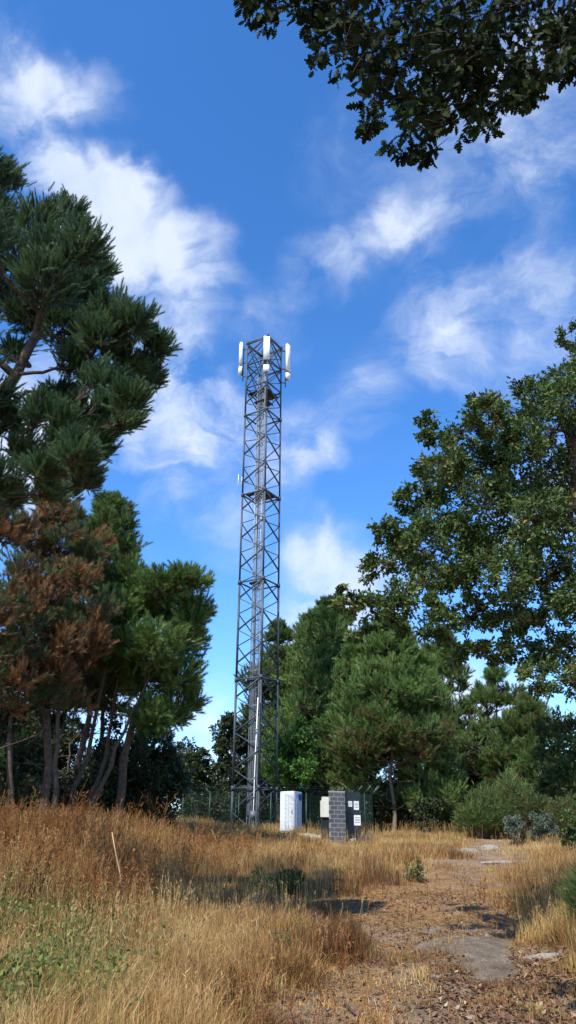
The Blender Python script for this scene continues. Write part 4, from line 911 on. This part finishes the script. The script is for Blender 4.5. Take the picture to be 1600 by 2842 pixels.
# signs of pale debris near the fence
# ------------------------------------------------------------------ rocks
def rock(name, label, c, r, seed, mat='rock', cat='rock', group=None, sub=4):
    import bmesh
    bm = bmesh.new(); bmesh.ops.create_icosphere(bm, subdivisions=sub, radius=1); g_ = np.random.default_rng(seed)
    o_ = g_.uniform(0, 50, 3); cuts = [unit(g_.normal(size=3) + [0, 0, .8]) for _ in range(7)]; dd = g_.uniform(.62, .9, 7)
    for v in bm.verts:
        p_ = np.array(v.co)
        for cn, d_ in zip(cuts, dd):
            e_ = p_ @ cn - d_
            if e_ > 0: p_ = p_ - cn * e_ * .9
        q = p_ * (1 + .25 * (float(fbm(p_[0] * 2.2 + o_[0], p_[1] * 2.2 + o_[1] + p_[2])) - .45)) ; v.co = Vector(q * np.array(r))
    me = bpy.data.meshes.new(name); bm.to_mesh(me); bm.free(); me.materials.append(M[mat])
    o = bpy.data.objects.new(name, me); COL.objects.link(o); o.location = Vector([float(a) for a in c]); sy_ = float(gz(c[0], c[1] + .8) - gz(c[0], c[1] - .8)) / 1.6; sx_ = float(gz(c[0] + .8, c[1]) - gz(c[0] - .8, c[1])) / 1.6; o.rotation_euler = (math.atan(sy_), -math.atan(sx_), g_.uniform(-.12, .12)); return tag(o, label, cat, group)
def gpx(px, py):
    """ground hit along a pixel's line of sight"""
    v = dirpx(px, py); t = np.linspace(4, 60, 6000); P_ = np.array(EYE) + v[None] * t[:, None]; k = np.argmax(P_[:, 2] < gz(P_[:, 0], P_[:, 1])); return P_[k]
c = gpx(1320, 2660); rock('rock_slab', 'flat granite slab flush with the track', c - [0, 0, .06], (.98, 1.5, .14), 1, sub=5)
c = gpx(1260, 2575); rock('rock_slab', 'smaller low granite slab just beyond the flat one', c - [0, 0, .08], (.6, .9, .11), 2)
for lb, px, py, r, sd in [('small pale stone by the dark bramble patch', 955, 2558, (.16, .1, .06), 3), ('pale rock at the wood edge left of the broom', 1300, 2362, (.45, .25, .22), 4), ('pale rock at the wood edge beside the broom roots', 1365, 2358, (.5, .3, .28), 5),
        ('pale stone strip where the track tops the rise', 1400, 2392, (1.0, .35, .1), 6), ('small white stone in the bottom centre of the track', 1310, 2825, (.10, .07, .035), 7), ('tiny white stone left of the other at the bottom edge', 1275, 2800, (.06, .05, .025), 8),
        ('half buried stone at right above the leaf litter', 1500, 2655, (.3, .09, .05), 9), ('half buried grey stone at the left end of the slab', 1190, 2710, (.2, .13, .05), 10), ('pale stone beside the fence kerb', 1085, 2340, (.3, .2, .14), 11), ('flat stone in the grass at bottom left centre', 560, 2620, (.2, .12, .04), 12)]:
    c = gpx(px, py); rock('stone', lb, c - [0, 0, r[2] * .3], r, sd, 'palestone', 'stone', 'loose stones on the field', sub=3)
# ------------------------------------------------------------------ sticks and stalks
def stick(name, label, pts, r, mat, cat, group=None):
    mb = MB(); mb.tube(np.array(pts), np.linspace(r, r * .4, len(pts)), 6, cap=True); return tag(mb.build(name, M[mat], origin=pts[0]), label, cat, group)
a_ = at(345, 2490, 14.0); stick('dry_stalk', 'long pale stalk leaning among the reddish weeds at left', [a_ - [0, 0, .1], at(333, 2420, 13.9), at(322, 2370, 13.8), at(311, 2310, 13.7)], .016, 'straw', 'stalk')
for lb, pts in [('grey stick lying flat in the grass left of centre', [(430, 2608), (500, 2612), (560, 2616)]), ('short dark stick lying across the track', [(1310, 2533), (1340, 2536), (1370, 2531)]), ('crooked dark root at the bottom edge of the track', [(960, 2800), (985, 2822), (1020, 2838), (1060, 2850)]), ('thin twig lying by the litter at right', [(1450, 2608), (1500, 2600), (1550, 2588)])]:
    pp = [gpx(*q) + [0, 0, .03] for q in pts]; stick('fallen_stick', lb, pp, .02 if 'root' in lb else .012, 'wood' if 'dark' not in lb else 'bark', 'stick', 'sticks lying on the ground')

S.cycles.max_bounces = 6; S.cycles.diffuse_bounces = 3; S.cycles.glossy_bounces = 2; S.cycles.transmission_bounces = 4; S.cycles.transparent_max_bounces = 4
S.cycles.use_denoising = True
